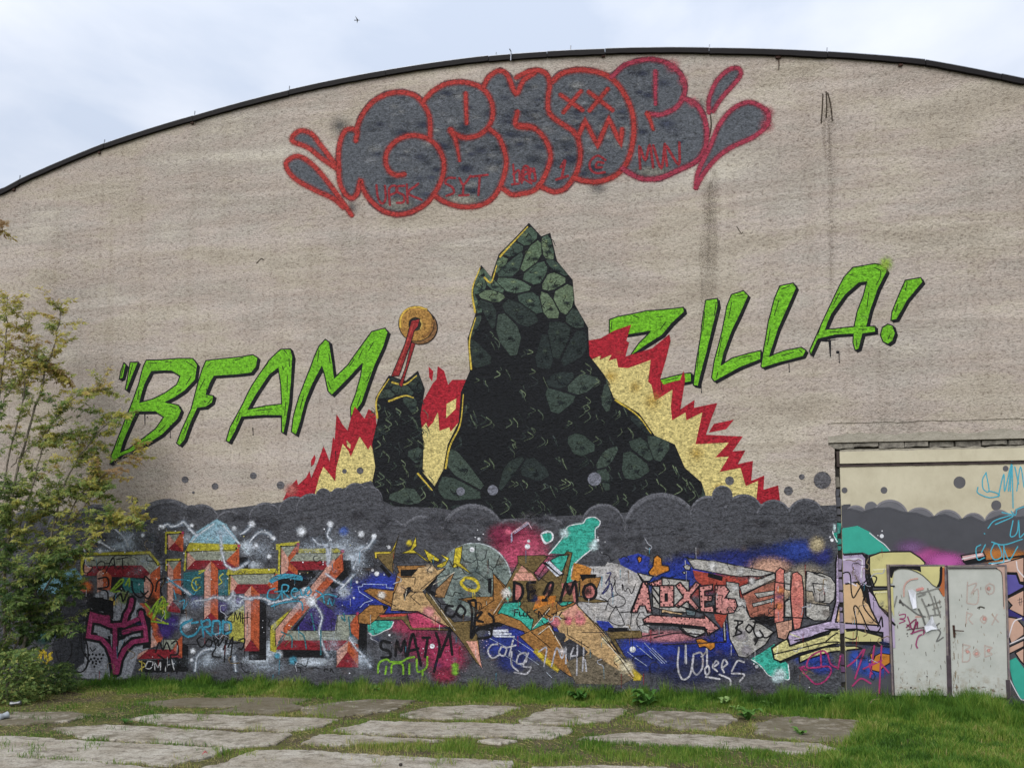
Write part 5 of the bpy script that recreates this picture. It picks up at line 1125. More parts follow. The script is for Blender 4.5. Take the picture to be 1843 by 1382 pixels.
# big red-brown strokes H
polys(o, cM, [('c0746a','445,310 480,280 515,300 510,560 510,720 470,760 430,740 430,500|580,330 620,315 660,350 675,480 675,660 640,810 600,820 580,700 565,500'), (LG,'700,310 830,330 900,360 940,420 930,540 890,580 770,560 750,480 690,470|690,570 890,600 890,680 860,720 760,720 690,680'), ('b48a78','440,740 580,710 580,830 520,880 460,860')], edge=K_, ew=1.9)
polys(o, cM, [(LG,'510,330 570,310 560,470 520,460|520,560 560,520 575,690 520,690')], edge=K_, ew=1.2)
strokes(o, cM, '750,410 850,420 850,560 780,560 750,410|690,310 695,680|760,330 850,360|530,560 560,540|800,330 740,320|520,640 520,560 550,540|500,690 720,700|440,400 560,420', 9, K_, .4, False)
for x, y, r, c in ((480,470,50,'c0764a'),(470,600,50,'b87048'),(620,420,50,'d08a80'),(620,560,50,'d07a74'),(850,450,50,'b8b8b8'),(800,520,60,'b2aca8'),(860,660,50,'8a8480')): o.at(*cM).glow(x, y, r, c, a=.8)
strokes(o, cM, '100,720 130,730 110,840|110,720 170,730 110,780 160,820 90,850|220,750 195,790 225,820 250,780 220,750|280,720 260,800 290,860 340,850 310,800|270,690 350,700 420,730 340,720|230,710 430,690 350,740 260,730 420,740|300,860 270,920|330,850 370,860 440,810', 13, K_, .7)
for x, y, r in ((330,710,70),(400,740,50),(280,880,40)): o.at(*cM).glow(x, y, r, '1c1a1c', a=.7)
o.build_cut('graffiti_letter', WH, [1330, 1420], ['pink letters with black spots over grey hard-edged shapes', 'grey shovel shape with a red-brown fan', 'salmon strokes and grey letter beside the brick joint'])
o = Paint()
strokes(o, cL, '135,410 135,500 160,540|135,410 110,500|160,540 215,570 220,620 170,650 110,650 70,610 90,570 160,540|200,450 220,510 250,480 280,530 315,450|195,450 200,500|140,640 80,770 215,810 140,640|50,670 70,610|180,700 270,690|280,700 270,800 250,860|350,700 320,780 360,850|340,820 400,810 480,860|0,560 70,600', 7, K_, .5)
strokes(o, cK, '1060,640 1100,590 1110,500|1050,640 1120,560 1130,660|1090,480 1120,480 1080,560', 9, '2a2c5a', .5)
o.build('spray_tag', WH, 'thin black line scrawl on the pale cloud left of the spotted letters')

# --- fourth piece: lilac, cream and peach letters crossing onto the smooth infill
o = Paint(); LI='a99ab6'; CR_='c4bd84'; PE='c09c8a'
polys(o, cM, [(LI,'950,180 1160,165 1190,200 1190,360 1220,470 1330,600 1400,700 1430,760 1420,920 1330,900 1330,820 1100,790 900,800 800,830 560,930 540,860 560,810 730,760 900,720 940,560 940,250'), (CR_,'410,950 480,900 540,870 560,930 880,830 900,800 1100,790 1320,850 1330,900 1000,900 880,930 640,990 480,1060 430,1040'), ('c8a882','1000,420 1130,400 1240,640 1300,760 1000,740 940,730')], edge=K_, ew=3.0)
polys(o, cM, [(CR_,'1220,190 1310,155 1400,150 1560,148 1640,200 1680,240 1660,380 1600,440 1440,440 1260,440 1220,320'), (CR_,'1240,470 1420,460 1430,700 1300,600'), (CR_,'640,1010 820,940 1100,930 1160,950 900,980 700,1040 640,1070')], edge=K_, ew=2.6)
polys(o, cM, [(K_,'1385,300 1400,265 1600,262 1610,340 1560,330 1560,300 1440,295 1420,370 1390,350|1150,440 1200,420 1230,600 1180,560')])
strokes(o, cM, '1000,215 1140,210 1160,250 1150,360|1110,430 1050,400', 12, 'd4cede', .6)
strokes(o, cM, '1250,300 1380,290|1260,490 1380,480|560,830 640,860|460,930 450,1020', 10, 'd8d4b0', .6)
strokes(o, cM, '980,400 985,350 1020,320 1060,340 1070,480 1090,530 1140,450 1200,380 1240,350 1280,370 1240,450 1180,520 1170,600 1240,700 1310,770 1270,820 1210,790 1160,680 1110,600 1090,620 1110,720 1115,850 1080,875 1020,860|980,330 975,640 985,900|860,890 960,820 1100,800|1000,740 1300,760|600,885 860,830|850,790 1000,790 1200,800 1330,860|420,1000 640,950 860,900 1050,905 1420,940', 11, K_, .35)
strokes(o, cM, '480,1065 700,990 1000,905 1420,915', 17, K_, .35); strokes(o, cM, '1195,180 1210,320 1240,480', 22, K_, .35)
strokes(o, cM, '1300,600 1380,690 1420,740|1300,740 1320,690 1330,770|1290,770 1300,740', 13, K_, .4)
polys(o, cM, [('b9772c','1225,1000 1255,985 1260,1030 1235,1050|1270,1010 1310,990 1390,1000 1390,1070 1340,1100 1300,1145 1240,1130 1240,1080')], edge=K_, ew=1.6)
# pieces between and right of the doors (measured in the door close-up)
polys(o, cO, [(PE,'690,330 720,280 720,600 700,600'), ('b0643a','655,330 700,180 720,180 715,280 690,330 700,390 680,380'), (CR_,'700,410 725,410 725,600 700,590'), ('3b3a6e','735,190 735,640 722,640 722,190')], edge=K_, ew=.8)
polys(o, cO, [(PE,'1010,170 1180,130 1309,95 1309,290 1270,290 1250,225 1130,215 1120,160'), ('5a549a','1140,225 1250,230 1275,300 1309,310 1309,330 1200,390 1170,400 1150,300'), (PE,'1170,420 1309,350 1309,560 1190,500 1215,470'), (PE,'1185,560 1250,570 1309,640 1309,700 1210,770 1170,650'), (PE,'1180,800 1309,740 1309,790 1190,850'), (PE,'1240,840 1309,800 1309,930 1280,900'), ('c09a9a','820,85 990,55 1010,90 840,130')], edge=K_, ew=2.4)
polys(o, cO, [('352e6c','1190,500 1309,570 1309,590 1250,560 1180,550|1165,640 1200,770 1190,780 1165,770'), (K_,'830,130 1010,95 1012,120 860,150')])
strokes(o, cO, '860,150 1060,120 1309,85|1130,218 1250,220 1275,290 1309,300|1175,415 1309,340', 15, K_, .35, False)
strokes(o, cO, '1250,130 1260,190 1290,230 1309,250|1190,720 1230,600 1290,570|1200,770 1309,720|830,110 980,75|1060,150 1200,120', 10, 'd8d0d2', .6)
strokes(o, cO, '1260,430 1290,420|1265,450 1300,440|1275,410 1275,470|1290,415 1285,475', 3.5, '2a2a30', .5)
o.build_cut('graffiti_letter', WH, [1560, 1720], ['lilac and peach letter crossing the brick joint', 'cream rounded letter above the left door', 'pale pink and violet letter at the right edge'])
o = Paint(); MG='a03468'
strokes(o, cM, '880,1010 830,970 730,1020 700,1100 760,1110 880,1100 900,1150 850,1220 780,1245 720,1200 650,1120 700,1130|640,1110 680,1100|815,970 820,1100|870,990 900,1080 950,1110|960,1120 990,980 1010,1110|1020,1110 1100,1050 1170,960|1180,960 1130,1110 1100,1200|1260,930 1225,1190|1320,930 1300,1320|1080,1260 1150,1200 1230,1240|1170,1120 1320,1050|1220,1080 1240,1160|1320,1080 1380,1150', 14, MG, .6)
o.build('spray_tag', WH, 'magenta tag scrawled low across the brick joint')
o = Paint(); C2='4aa6bc'
strokes(o, cN, '105,90 85,130 90,180 120,190 105,95|120,190 160,200 175,215 120,225 60,200 60,170|170,220 200,100 205,190 240,50 235,190|225,190 240,50 245,60 250,280|270,190 290,60 309,170|260,60 280,150|95,420 97,420|115,390 150,350 240,320|155,370 250,325 190,305|240,300 262,320 270,290|265,290 309,275|250,350 235,430 260,430 275,400 280,350 285,440|290,440 309,420|75,480 50,500 60,560 95,550|100,480 80,520|150,470 130,520 150,560 190,540 170,480 150,475|135,465 200,480 300,450|200,570 200,480|200,500 230,560 275,490|120,580 200,575', 6, C2, .6)
o.build('spray_tag', WH, 'light blue thin tag on the cream plaster at the right edge')

# --- grime: drips, scuffs and half-erased scribble over the whole band
o = Paint()
for k in range(420):
    x = rr.uniform(80, 1500) if k % 6 else rr.uniform(1530, 1595); y = rr.uniform(985, 1215); t_ = rr.random()
    if t_ < .35: o.at(0, 0, 1).stroke([(x, y), (x + rr.uniform(-1, 1), y + rr.uniform(6, 26))], rr.uniform(.7, 1.6), rr.choice([K_, K_, 'b8b8bc', '6a5038', '3a86a0', '8a2028']), .8, smooth=False, a=.8, taper=(1, .4))
    elif t_ < .6:
        q = [(x, y)]; a_ = rr.uniform(0, 6.28)
        for m in range(rr.randint(3, 6)): a_ += rr.uniform(-1.6, 1.6); q.append((q[-1][0] + math.cos(a_) * rr.uniform(4, 10), q[-1][1] + math.sin(a_) * rr.uniform(4, 9)))
        o.at(0, 0, 1).stroke(q, rr.uniform(.9, 1.7), rr.choice([K_, K_, '2a2a30', 'a8aab4', '7a6a50']), .8, a=.8)
    else: o.at(0, 0, 1).glow(x, y, rr.uniform(5, 20), rr.choice(['26262c', '3a3a40', '8a8890', '5c4a40', '2c3a70', '6a5a50']), a=rr.uniform(.12, .3), ry=rr.uniform(4, 14))
o.build('grime', WH, 'drips, scuffs and half-erased scribble over the lower graffiti', stuff=True)
# ------------------------------------------------------------------ the two grey steel doors in the infill
def door_metal():
    m, t, b = newmat('grey_enamelled_door', 0.5)
    n1 = noisen(t, objco(t), 3, 5, .6); n2 = noisen(t, objco(t, (1.5, 1, .8)), 22, 5, .75)
    c = ramp(t, n1, [(.3, lin('a9aca6')), (.65, lin('b8bab4'))])
    c = mixc(t, ramp(t, n2, [(.66, (0, 0, 0)), (.74, (1, 1, 1))]), c, lin('7d7264'))
    g = N(t, 'ShaderNodeNewGeometry'); sp = N(t, 'ShaderNodeSeparateXYZ'); t.links.new(g.outputs['Position'], sp.inputs[0])
    lo = N(t, 'ShaderNodeMapRange'); lo.inputs[1].default_value = 0.75; lo.inputs[2].default_value = 0.0; lo.inputs[3].default_value = 0.0; lo.inputs[4].default_value = .22
    t.links.new(sp.outputs[2], lo.inputs[0])
    splash = ramp(t, math_(t, 'ADD', noisen(t, objco(t), 9, 6, .75), lo.outputs[0]), [(.60, (0, 0, 0)), (.78, (1, 1, 1))])
    c = mixc(t, math_(t, 'MULTIPLY', splash, .6), c, lin('8a7c68'))
    t.links.new(c, b.inputs['Base Color']); bump(t, n1, b, .15, .01); return m
M['door'] = door_metal(); M['frame'] = simple('painted_steel_frame', '4c4348', .7, .3, 10, .003, c2='3a3236'); M['framep'] = simple('overpainted_frame', '8a7f78', .7, .25, 9, .003, c2='5f5460')
M['gap'] = simple('dark_gap_between', '1f1c1e', .95)
def dpt(x, y, Y): return wall(1540 + x / 4.32, 980 + y / 4.32, Y)
def door(outline, label, frame_l, frame_r, ftop, handle):
    Y = -0.012
    pts = [dpt(x, y, Y) for x, y in outline]
    mb = MB(); mb.prism([(q.x, q.z) for q in pts], Y, INFY)
    d = mb.build('door', M['door'], WH, label=label)
    return d
L1 = [(298,200),(340,186),(420,190),(505,225),(560,270),(600,310),(640,335),(668,380),(680,420),(694,700),(708,1165),(640,1172),(345,1168),(318,1140),(310,1000),(300,640),(286,400)]
L2 = [(720,192),(740,186),(1085,180),(1125,205),(1140,250),(1160,500),(1180,1185),(770,1180),(757,1150),(740,640),(722,300)]
# each door is a full leaf; the pale shape seen on it is the part left free of mural paint
def leaf(x0t, x1t, x0b, x1b, yt, yb, label, y_=-0.004):
    a, b, c, e = dpt(x0b, yb, y_), dpt(x1b, yb, y_), dpt(x1t, yt, y_), dpt(x0t, yt, y_)
    mb = MB(); mb.prism([(a.x, a.z), (b.x, b.z), (c.x, c.z), (e.x, e.z)], y_, INFY)
    return mb.build('door', M['door'], WH, label=label)
D1 = leaf(262, 690, 306, 712, 166, 1172, 'left grey steel door with two torn papers and pink and grey scribbles')
D2 = leaf(716, 1160, 752, 1184, 166, 1186, 'right grey steel door with faint pink lettering and a worn handle')
def under(o, parent):      # third level
    o.parent = parent; o.matrix_parent_inverse = parent.matrix_world.inverted() if False else Matrix.Identity(4)
    return o
def fbar(x0, y0, x1, y1, w, name, mat, y_=-0.016, parent=WH):
    a, b = dpt(x0, y0, y_), dpt(x1, y1, y_); d = Vector((b.x - a.x, b.z - a.z)).normalized(); n = Vector((-d.y, d.x)) * w / 2
    mb = MB(); mb.prism([(a.x - n.x, a.z - n.y), (b.x - n.x, b.z - n.y), (b.x + n.x, b.z + n.y), (a.x + n.x, a.z + n.y)], y_, INFY + .01); return mb.build(name, mat, parent)
fbar(250, 158, 293, 1170, .022, 'door_frame', M['framep']); fbar(262, 158, 300, 1170, .012, 'door_frame', M['frame'], -.02)
fbar(244, 158, 696, 160, .022, 'door_frame', M['framep'], -.017)
fbar(700, 170, 722, 1190, .024, 'door_frame', M['framep'], -.0175); fbar(710, 165, 745, 1190, .02, 'door_frame', M['frame'], -.0195)
fbar(722, 860, 732, 1190, .05, 'door_frame', M['frame'], -.0185)
fbar(712, 166, 1172, 160, .022, 'door_frame', M['framep'], -.0165); fbar(722, 182, 1100, 180, .012, 'door_frame', M['frame'], -.0205)
fbar(1168, 158, 1200, 1190, .022, 'door_frame', M['framep'], -.0172); fbar(1184, 1050, 1192, 1192, .045, 'door_frame', M['frame'], -.0182)
fbar(752, 1188, 1190, 1194, .018, 'door_frame', M['frame'], -.0172)
fbar(312, 1174, 712, 1180, .010, 'door_frame', M['frame'], -.0178)
# mural paint lapping over the upper part of the left leaf, and brushmarks on both (painted on the door face)
DP = -0.0045
o = Paint(cO, plane=DP)
o.poly(S('264,170 692,168 672,390 660,360 640,335 600,310 560,270 505,225 420,190 340,186 298,204 286,300 270,300'), 'c4bd84')
o.poly(S('264,170 505,166 510,215 480,200 420,188 340,184 300,200 284,260 264,250'), K_)
o.poly(S('655,200 690,168 692,400 680,400 640,335 660,300'), 'b0643a')
o.stroke(S('665,180 660,280 640,330'), 22, K_, .3)
o.stroke(S('298,204 340,187 420,190 505,226 560,272 600,312 640,336 668,382'), 4, '3a3a34', .5)
o.poly(S('266,320 290,320 300,560 276,500'), 'c4bd84').poly(S('272,560 300,580 308,800 284,800'), 'a99ab6').stroke(S('268,320 300,322'), 12, K_, .3).stroke(S('270,590 302,620'), 18, K_, .3)
ob = o.build('door_paint', WH); ob.parent = D1; ob.matrix_parent_inverse = Matrix.Identity(4)
o = Paint(cO, plane=DP)
for t, w, c in (('480,262 420,275 380,320 375,400', 12, 'c09a90'), ('480,350 520,340', 22, 'c48a84'), ('470,560 520,555', 16, 'c09a90'),
    ('345,440 400,480 480,540 540,560', 12, '6c6c6a'), ('345,430 370,470', 14, '5a5a58'), ('500,370 540,380 490,400', 12, '7a7a76'), ('515,420 560,520 580,600', 12, '7c7c78'), ('560,340 600,440 620,540', 10, '7c7c78'), ('610,400 660,560', 10, '74746f'), ('480,380 560,360 660,330', 9, '7c7c78'), ('540,480 660,440', 9, '74746f'), ('600,500 665,480', 9, '74746f'), ('580,550 660,540', 9, '7c7c78'), ('650,610 620,640 660,680 630,750 680,720', 11, '6c6c6a'), ('490,500 520,560 540,620', 14, '62625e'), ('320,400 300,480', 10, '7a7a76'),
    ('340,545 385,540 380,570 345,575 385,590 340,610', 9, '94406a'), ('405,560 430,640 400,620 450,660', 10, '94406a'), ('395,640 470,580 440,690 480,600 480,640', 10, '7c2c50'), ('430,690 520,660 530,690 490,710 470,770 480,800', 11, '94406a'), ('400,660 540,640', 7, '54303c')):
    o.stroke(S(t), w, c, .8, a=.85)
for k in range(46):
    x, y = rr.uniform(310, 700), rr.uniform(300, 1150); l = rr.uniform(5, 40)
    o.stroke([(x, y), (x + rr.uniform(-8, 8), y + l)], rr.uniform(2, 5), rr.choice(['6a6258', '8a8074', '4a4640', 'c8c8c2']), .6, smooth=False, a=.8)
for x, y, r in ((555,1022,7),(555,1050,5),(385,988,4),(400,690,7),(405,710,5),(345,445,12),(568,465,9),(590,1140,12),(430,1110,10)): o.dot(x, y, r, '3a3632', soft=.5)
for k in range(14): o.glow(rr.uniform(330, 680), rr.uniform(1090, 1160), rr.uniform(10, 30), rr.choice(['8a7a66', '7c6c5c']), a=.5, ry=10)
ob = o.build('scribble', WH); ob.parent = D1; ob.matrix_parent_inverse = Matrix.Identity(4)
o = Paint(cO, plane=DP)
FP = 'b9a8a0'
for t in ('870,290 865,450|870,320 940,300 900,380 950,345 945,455 870,455', '1040,300 1010,330 1030,380 1070,370 1075,320 1040,300', '865,520 860,610|865,530 905,540 880,575 910,615', '990,550 970,580 1000,610 1020,570 990,550', '1060,540 1110,600|1100,540 1060,620', '835,770 830,910|840,775 890,790 850,820 890,840 880,900 835,910', '940,810 915,840 940,870 965,850 940,810', '1005,780 1005,870|1005,785 1060,800 1020,825 1060,850 1010,870'):
    for q in t.split('|'): o.stroke(S(q), 9, FP, .9, a=.8)
for x, y, r in ((1035,340,26),(1000,575,24),(870,830,22),(940,845,24),(1035,820,20)): o.glow(x, y, r, 'c4938a', a=.7)
o.stroke(S('950,490 975,482 1000,490'), 10, '4a463f', .6); o.stroke(S('960,500 965,480'), 6, '3a362f', .6); o.dot(873, 500, 5, '4a463f')
o.poly(S('1085,168 1162,168 1168,300 1160,500 1150,500 1140,250 1125,205'), 'b89c90').stroke(S('1085,180 1125,205 1140,250 1150,480'), 4, '3a3a34', .5)
for k in range(60):
    x, y = (rr.uniform(755, 800), rr.uniform(680, 1150)) if k < 34 else (rr.uniform(760, 1170), rr.uniform(300, 1150)); l = rr.uniform(8, 60 if k < 34 else 25)
    o.stroke([(x, y), (x + rr.uniform(-6, 6), y + l)], rr.uniform(2, 6), rr.choice(['85745c', '9a8a70', '6c5c48', '8f8a80']), .7, smooth=False, a=.7)
for k in range(14): o.glow(rr.uniform(780, 1160), rr.uniform(1100, 1170), rr.uniform(10, 34), rr.choice(['8a7a66', '7c6c5c', '90887a']), a=.5, ry=10)
ob = o.build('scribble', WH); ob.parent = D2; ob.matrix_parent_inverse = Matrix.Identity(4)
# handle
a = dpt(763, 625, -.02); b_ = dpt(770, 720, -.02)
mb = MB(); mb.prism([(a.x - .012, a.z), (b_.x - .012, b_.z), (b_.x + .014, b_.z), (a.x + .014, a.z)], -.014, -.004)
h = mb.build('door_handle', M['rust'], WH); h.parent = D2; h.matrix_parent_inverse = Matrix.Identity(4)
q = dpt(770, 665, -.02); mb = MB(); mb.tube([(q.x, -.012, q.z), (q.x, -.055, q.z), (q.x + .01, -.062, q.z), (q.x + .10, -.06, q.z - .004)], .009, .007)
h = mb.build('lever', M['rust'], WH); h.parent = D2; h.matrix_parent_inverse = Matrix.Identity(4)
# two torn papers hanging on the left door
M['paper'] = simple('white_paper', 'd9dbe4', .8, .06, 6)
def paper(pts, label, seed):
    r_ = random.Random(seed); v = []; n = len(pts)
    c = (sum(p[0] for p in pts) / n, sum(p[1] for p in pts) / n)
    P3 = [dpt(x, y, -.03 - r_.uniform(0, .03)) for x, y in pts]; C3 = dpt(c[0], c[1], -.022)
    vs_ = [tuple(q) for q in P3] + [tuple(C3)]; vs_ += [(x, y + .0012, z) for x, y, z in vs_]
    f = []
    for i in range(n):
        j = (i + 1) % n; f += [(n, j, i), (n + 1 + n, n + 1 + i, n + 1 + j), (i, j, n + 1 + j, n + 1 + i)]
    o = link('paper', mesh('paper', vs_, f), None, [M['paper']]); o['label'] = label; o['category'] = 'paper'
paper([(408,350),(440,345),(468,365),(470,430),(476,490),(445,498),(425,430)], 'narrow torn white paper strip stuck high on the left grey door', 1)
paper([(595,552),(612,600),(640,655),(590,660),(548,680),(534,635),(565,600)], 'crumpled triangular white paper stuck halfway up the left grey door', 2)
# ------------------------------------------------------------------ plants
def leafmat(name, stops, rough=.6, trans=.35):
    m, t, b = newmat(name, rough)
    at = N(t, 'ShaderNodeAttribute'); at.attribute_name = 'tint'
    c = ramp(t, at.outputs['Fac'], [(p_, lin(c_)) for p_, c_ in stops])
    t.links.new(c, b.inputs['Base Color'])
    tr = N(t, 'ShaderNodeBsdfTranslucent'); t.links.new(c, tr.inputs[0])
    mx_ = N(t, 'ShaderNodeMixShader'); mx_.inputs[0].default_value = trans
    t.links.new(b.outputs[0], mx_.inputs[1]); t.links.new(tr.outputs[0], mx_.inputs[2])
    t.links.new(mx_.outputs[0], t.nodes['Material Output'].inputs[0]); return m
M['grass'] = leafmat('grass_blades', [(0, '3a5c20'), (.35, '5d8530'), (.6, '82993f'), (.8, 'a3a35c'), (1, 'b8a87a')], .55, .4)
M['leaves'] = leafmat('box_elder_leaves', [(0, '425c34'), (.3, '708846'), (.55, 'a0a45c'), (.75, 'c2b858'), (.9, 'b49c68'), (1, '9a7e5c')], .55, .45)
M['bark'] = simple('grey_bark', '8a8276', .9, .4, 30, .004, c2='5c544a')
M['weed'] = leafmat('broad_weed_leaves', [(0, '3f6a2c'), (.5, '6b9448'), (1, '98b070')], .5, .3)

def arrays(name, V, T, tint, mat, parent=None, smooth=False, **props):
    me = bpy.data.meshes.new(name); nv, nf = len(V), len(T)
    me.vertices.add(nv); me.vertices.foreach_set('co', np.ascontiguousarray(V, np.float32).ravel())
    me.loops.add(nf * 3); me.loops.foreach_set('vertex_index', np.ascontiguousarray(T, np.int32).ravel())
    me.polygons.add(nf); me.polygons.foreach_set('loop_start', np.arange(0, nf * 3, 3, dtype=np.int32)); me.polygons.foreach_set('loop_total', np.full(nf, 3, np.int32))
    me.update(calc_edges=True)
    a = me.attributes.new('tint', 'FLOAT', 'POINT'); a.data.foreach_set('value', np.ascontiguousarray(tint, np.float32))
    o = link(name, me, None, [mat], **props)
    if parent is not None: keep(o, parent)
    return o
def project(X, Y, Z=0.0):
    d = np.stack([X - CAMLOC.x, Y - CAMLOC.y, np.full_like(X, Z) - CAMLOC.z], 1) @ np.array(CRi).T
    return CX + F * d[:, 0] / -d[:, 2], PY - F * d[:, 1] / -d[:, 2]
def inpoly(px, py, poly):
    c = np.zeros(len(px), bool); L = len(poly)
    for i in range(L):
        xa, ya = poly[i]; xb, yb = poly[(i + 1) % L]
        m = ((ya > py) != (yb > py)) & (px < (xb - xa) * (py - ya) / ((yb - ya) if yb != ya else 1e-9) + xa); c ^= m
    return c
def smooth_noise(X, Y, s, seed):      # cheap value noise
    r = np.random.default_rng(seed); G = r.random((256, 256)); x = X * s + 1000; y = Y * s + 1000
    xi = np.floor(x).astype(int); yi = np.floor(y).astype(int); fx = x - xi; fy = y - yi; fx = fx * fx * (3 - 2 * fx); fy = fy * fy * (3 - 2 * fy)
    g = lambda a, b: G[a % 256, b % 256]
    return (g(xi, yi) * (1 - fx) + g(xi + 1, yi) * fx) * (1 - fy) + (g(xi, yi + 1) * (1 - fx) + g(xi + 1, yi + 1) * fx) * fy
def blades(X, Y, H, Wd, T, name, lean=.35, z0=0.0, **props):
    n = len(X); an = rng.uniform(0, 2 * np.pi, n); la = rng.uniform(0, 2 * np.pi, n); ln = rng.uniform(.1, 1, n) * lean * H
    ux, uy = np.cos(an) * Wd / 2, np.sin(an) * Wd / 2; lx, ly = np.cos(la) * ln, np.sin(la) * ln
    V = np.zeros((n, 5, 3)); Z = z0
    V[:, 0] = np.stack([X - ux, Y - uy, np.full(n, Z - .01)], 1); V[:, 1] = np.stack([X + ux, Y + uy, np.full(n, Z - .01)], 1)
    V[:, 2] = np.stack([X + lx * .35 + ux * .8, Y + ly * .35 + uy * .8, Z + H * .55], 1); V[:, 3] = np.stack([X + lx * .35 - ux * .8, Y + ly * .35 - uy * .8, Z + H * .55], 1)
    V[:, 4] = np.stack([X + lx, Y + ly, Z + H * rng.uniform(.85, 1, n)], 1)
    V[..., 1] = np.minimum(V[..., 1], -0.004)
    b = (np.arange(n) * 5)[:, None]; Tt = np.concatenate([b + [0, 1, 2], b + [0, 2, 3], b + [3, 2, 4]], 1).reshape(-1, 3)
    return arrays(name, V.reshape(-1, 3), Tt, np.repeat(T, 5), M['grass'], **props)
# where the grass grows
NS = 900000
gx = rng.uniform(-12.5, 9.0, NS); gy = rng.uniform(-4.6, -0.03, NS)
px_, py_ = project(gx, gy)
keepm = (px_ > -150) & (px_ < 2000) & (py_ < 1420)
gx, gy, px_, py_ = gx[keepm], gy[keepm], px_[keepm], py_[keepm]
inner = np.zeros(len(gx), bool); onslab = np.zeros(len(gx), bool); near = np.zeros(len(gx), bool)
for P_ in SLAB_XY:
    c_ = P_.mean(0); inner |= inpoly(gx, gy, [tuple(c_ + (q - c_) * .93) for q in P_]); onslab |= inpoly(gx, gy, [tuple(q) for q in P_]); near |= inpoly(gx, gy, [tuple(c_ + (q - c_) * 1.06) for q in P_])
low = np.interp(px_, [-200, 0, 150, 300, 450, 600, 900, 1150, 1330, 1500, 2000], [1236, 1240, 1244, 1248, 1251, 1258, 1265, 1272, 1279, 1300, 1330])
n1_ = smooth_noise(gx, gy, 1.1, 1); n2_ = smooth_noise(gx, gy, 3.5, 2); n3_ = smooth_noise(gx, gy, 9, 3)
wob = (n2_ - .5) * 10 + (n3_ - .5) * 5
verge = py_ + wob < low
lawn = (px_ > np.interp(py_, [1280, 1300, 1330, 1345, 1382], [1560, 1545, 1530, 1505, 1485]) + wob * 2)
bot = inpoly(px_, py_ + wob * .6, [(640,1345),(760,1340),(900,1345),(1000,1336),(1080,1334),(1240,1346),(1340,1349),(1460,1358),(1560,1345),(1560,1440),(1340,1440),(1300,1385),(1170,1374),(1060,1370),(960,1376),(925,1362),(800,1356),(650,1350)])
u = rng.random(len(gx)); leftfade = np.clip((px_ - 60) / 260, .12, 1)
mask = verge & (u < .95 * np.clip(.55 + n2_ * .9, 0, 1) * leftfade) & ~(onslab & (n3_ < .6))
i1 = np.nonzero(mask)[0]
hh = (.075 + .13 * n2_[i1] + .05 * n3_[i1]) * rng.uniform(.5, 1.15, len(i1)) * np.clip(leftfade[i1] + .25, .4, 1)
edge = np.clip((low[i1] - py_[i1]) / 14, 0.35, 1); hh *= edge; hh *= np.where(n3_[i1] > .62, 1.45, 1.0)
blades(gx[i1], gy[i1], hh, rng.uniform(.005, .011, len(i1)), np.clip(.26 + (n1_[i1] - .5) * .35 + (n3_[i1] - .5) * .25 + (n2_[i1] - .5) * .35 + rng.normal(0, .13, len(i1)) + (1 - edge) * .35, 0, 1), 'grass', .45, kind='stuff', label='tall green grass growing along the foot of the wall', category='grass')
m2 = lawn & ~verge & (u < .25 + .45 * n3_)
i2 = np.nonzero(m2)[0]
hh = (.03 + .08 * n2_[i2] + .06 * n3_[i2] * n3_[i2]) * rng.uniform(.5, 1.25, len(i2))
blades(gx[i2], gy[i2], hh, rng.uniform(.005, .010, len(i2)), np.clip(.40 + (n1_[i2] - .5) * .6 + (n2_[i2] - .5) * .5 + (.5 - n3_[i2]) * .4 + rng.normal(0, .16, len(i2)), 0, 1), 'grass', .8, kind='stuff', label='lighter lawn in front of the grey doors at the right', category='grass')
m3 = bot & ~verge & ~lawn & ~onslab & (u < .5 * np.clip(n2_ * 1.6, .25, 1))
i3 = np.nonzero(m3)[0]
hh = (.02 + .05 * n2_[i3] + .05 * n3_[i3] ** 2) * rng.uniform(.5, 1.25, len(i3))
blades(gx[i3], gy[i3], hh, rng.uniform(.004, .008, len(i3)), np.clip(.45 + (n1_[i3] - .5) * .5 + rng.normal(0, .15, len(i3)), 0, 1), 'grass', .6, kind='stuff', label='short grass patch between the nearest slabs', category='grass')
m4 = ~verge & ~lawn & ~bot & ~onslab & (u < np.where(near, .30, .16) * np.clip((n2_ - .30) * 3.2, .10, 1))
m5 = onslab & ~verge & (((n3_ * n2_ > .50) & (u < .10)) | (~inner & (n3_ > .38) & (u < .16)))
i4 = np.nonzero(m4 | m5)[0]
hh = (.015 + .10 * (n2_[i4] * n3_[i4]) ** 1.5 + .014 * near[i4]) * rng.uniform(.5, 1.5, len(i4))
blades(gx[i4], gy[i4], hh, rng.uniform(.004, .0075, len(i4)), np.clip(.52 + (n1_[i4] - .5) * .8 + rng.normal(0, .18, len(i4)), 0, 1), 'grass', .7, kind='stuff', label='sparse grass and moss in the joints between concrete slabs', category='grass')
print('BLADES', len(i1), len(i2), len(i3), len(i4))
# straw lying on the soil
m6 = (~onslab) & (u > .965) & (~lawn | (n2_ > .7)); i6 = np.nonzero(m6)[0][:16000]
n = len(i6); an = rng.uniform(0, 2 * np.pi, n); L_ = rng.uniform(.02, .09, n); V = np.zeros((n, 3, 3)); X, Y = gx[i6], gy[i6]
V[:, 0] = np.stack([X, Y, np.full(n, .012)], 1); V[:, 1] = np.stack([X + np.cos(an) * L_, Y + np.sin(an) * L_, .012 + rng.uniform(0, .03, n)], 1); V[:, 2] = V[:, 0] + np.stack([np.sin(an) * .004, -np.cos(an) * .004, np.full(n, .003)], 1)
V[..., 1] = np.minimum(V[..., 1], -0.004)
arrays('dry_straw', V.reshape(-1, 3), np.arange(n * 3).reshape(-1, 3), np.repeat(np.clip(rng.normal(.92, .06, n), 0, 1), 3), M['grass'], kind='stuff', label='dry straw and dead stalks scattered on the soil', category='straw')

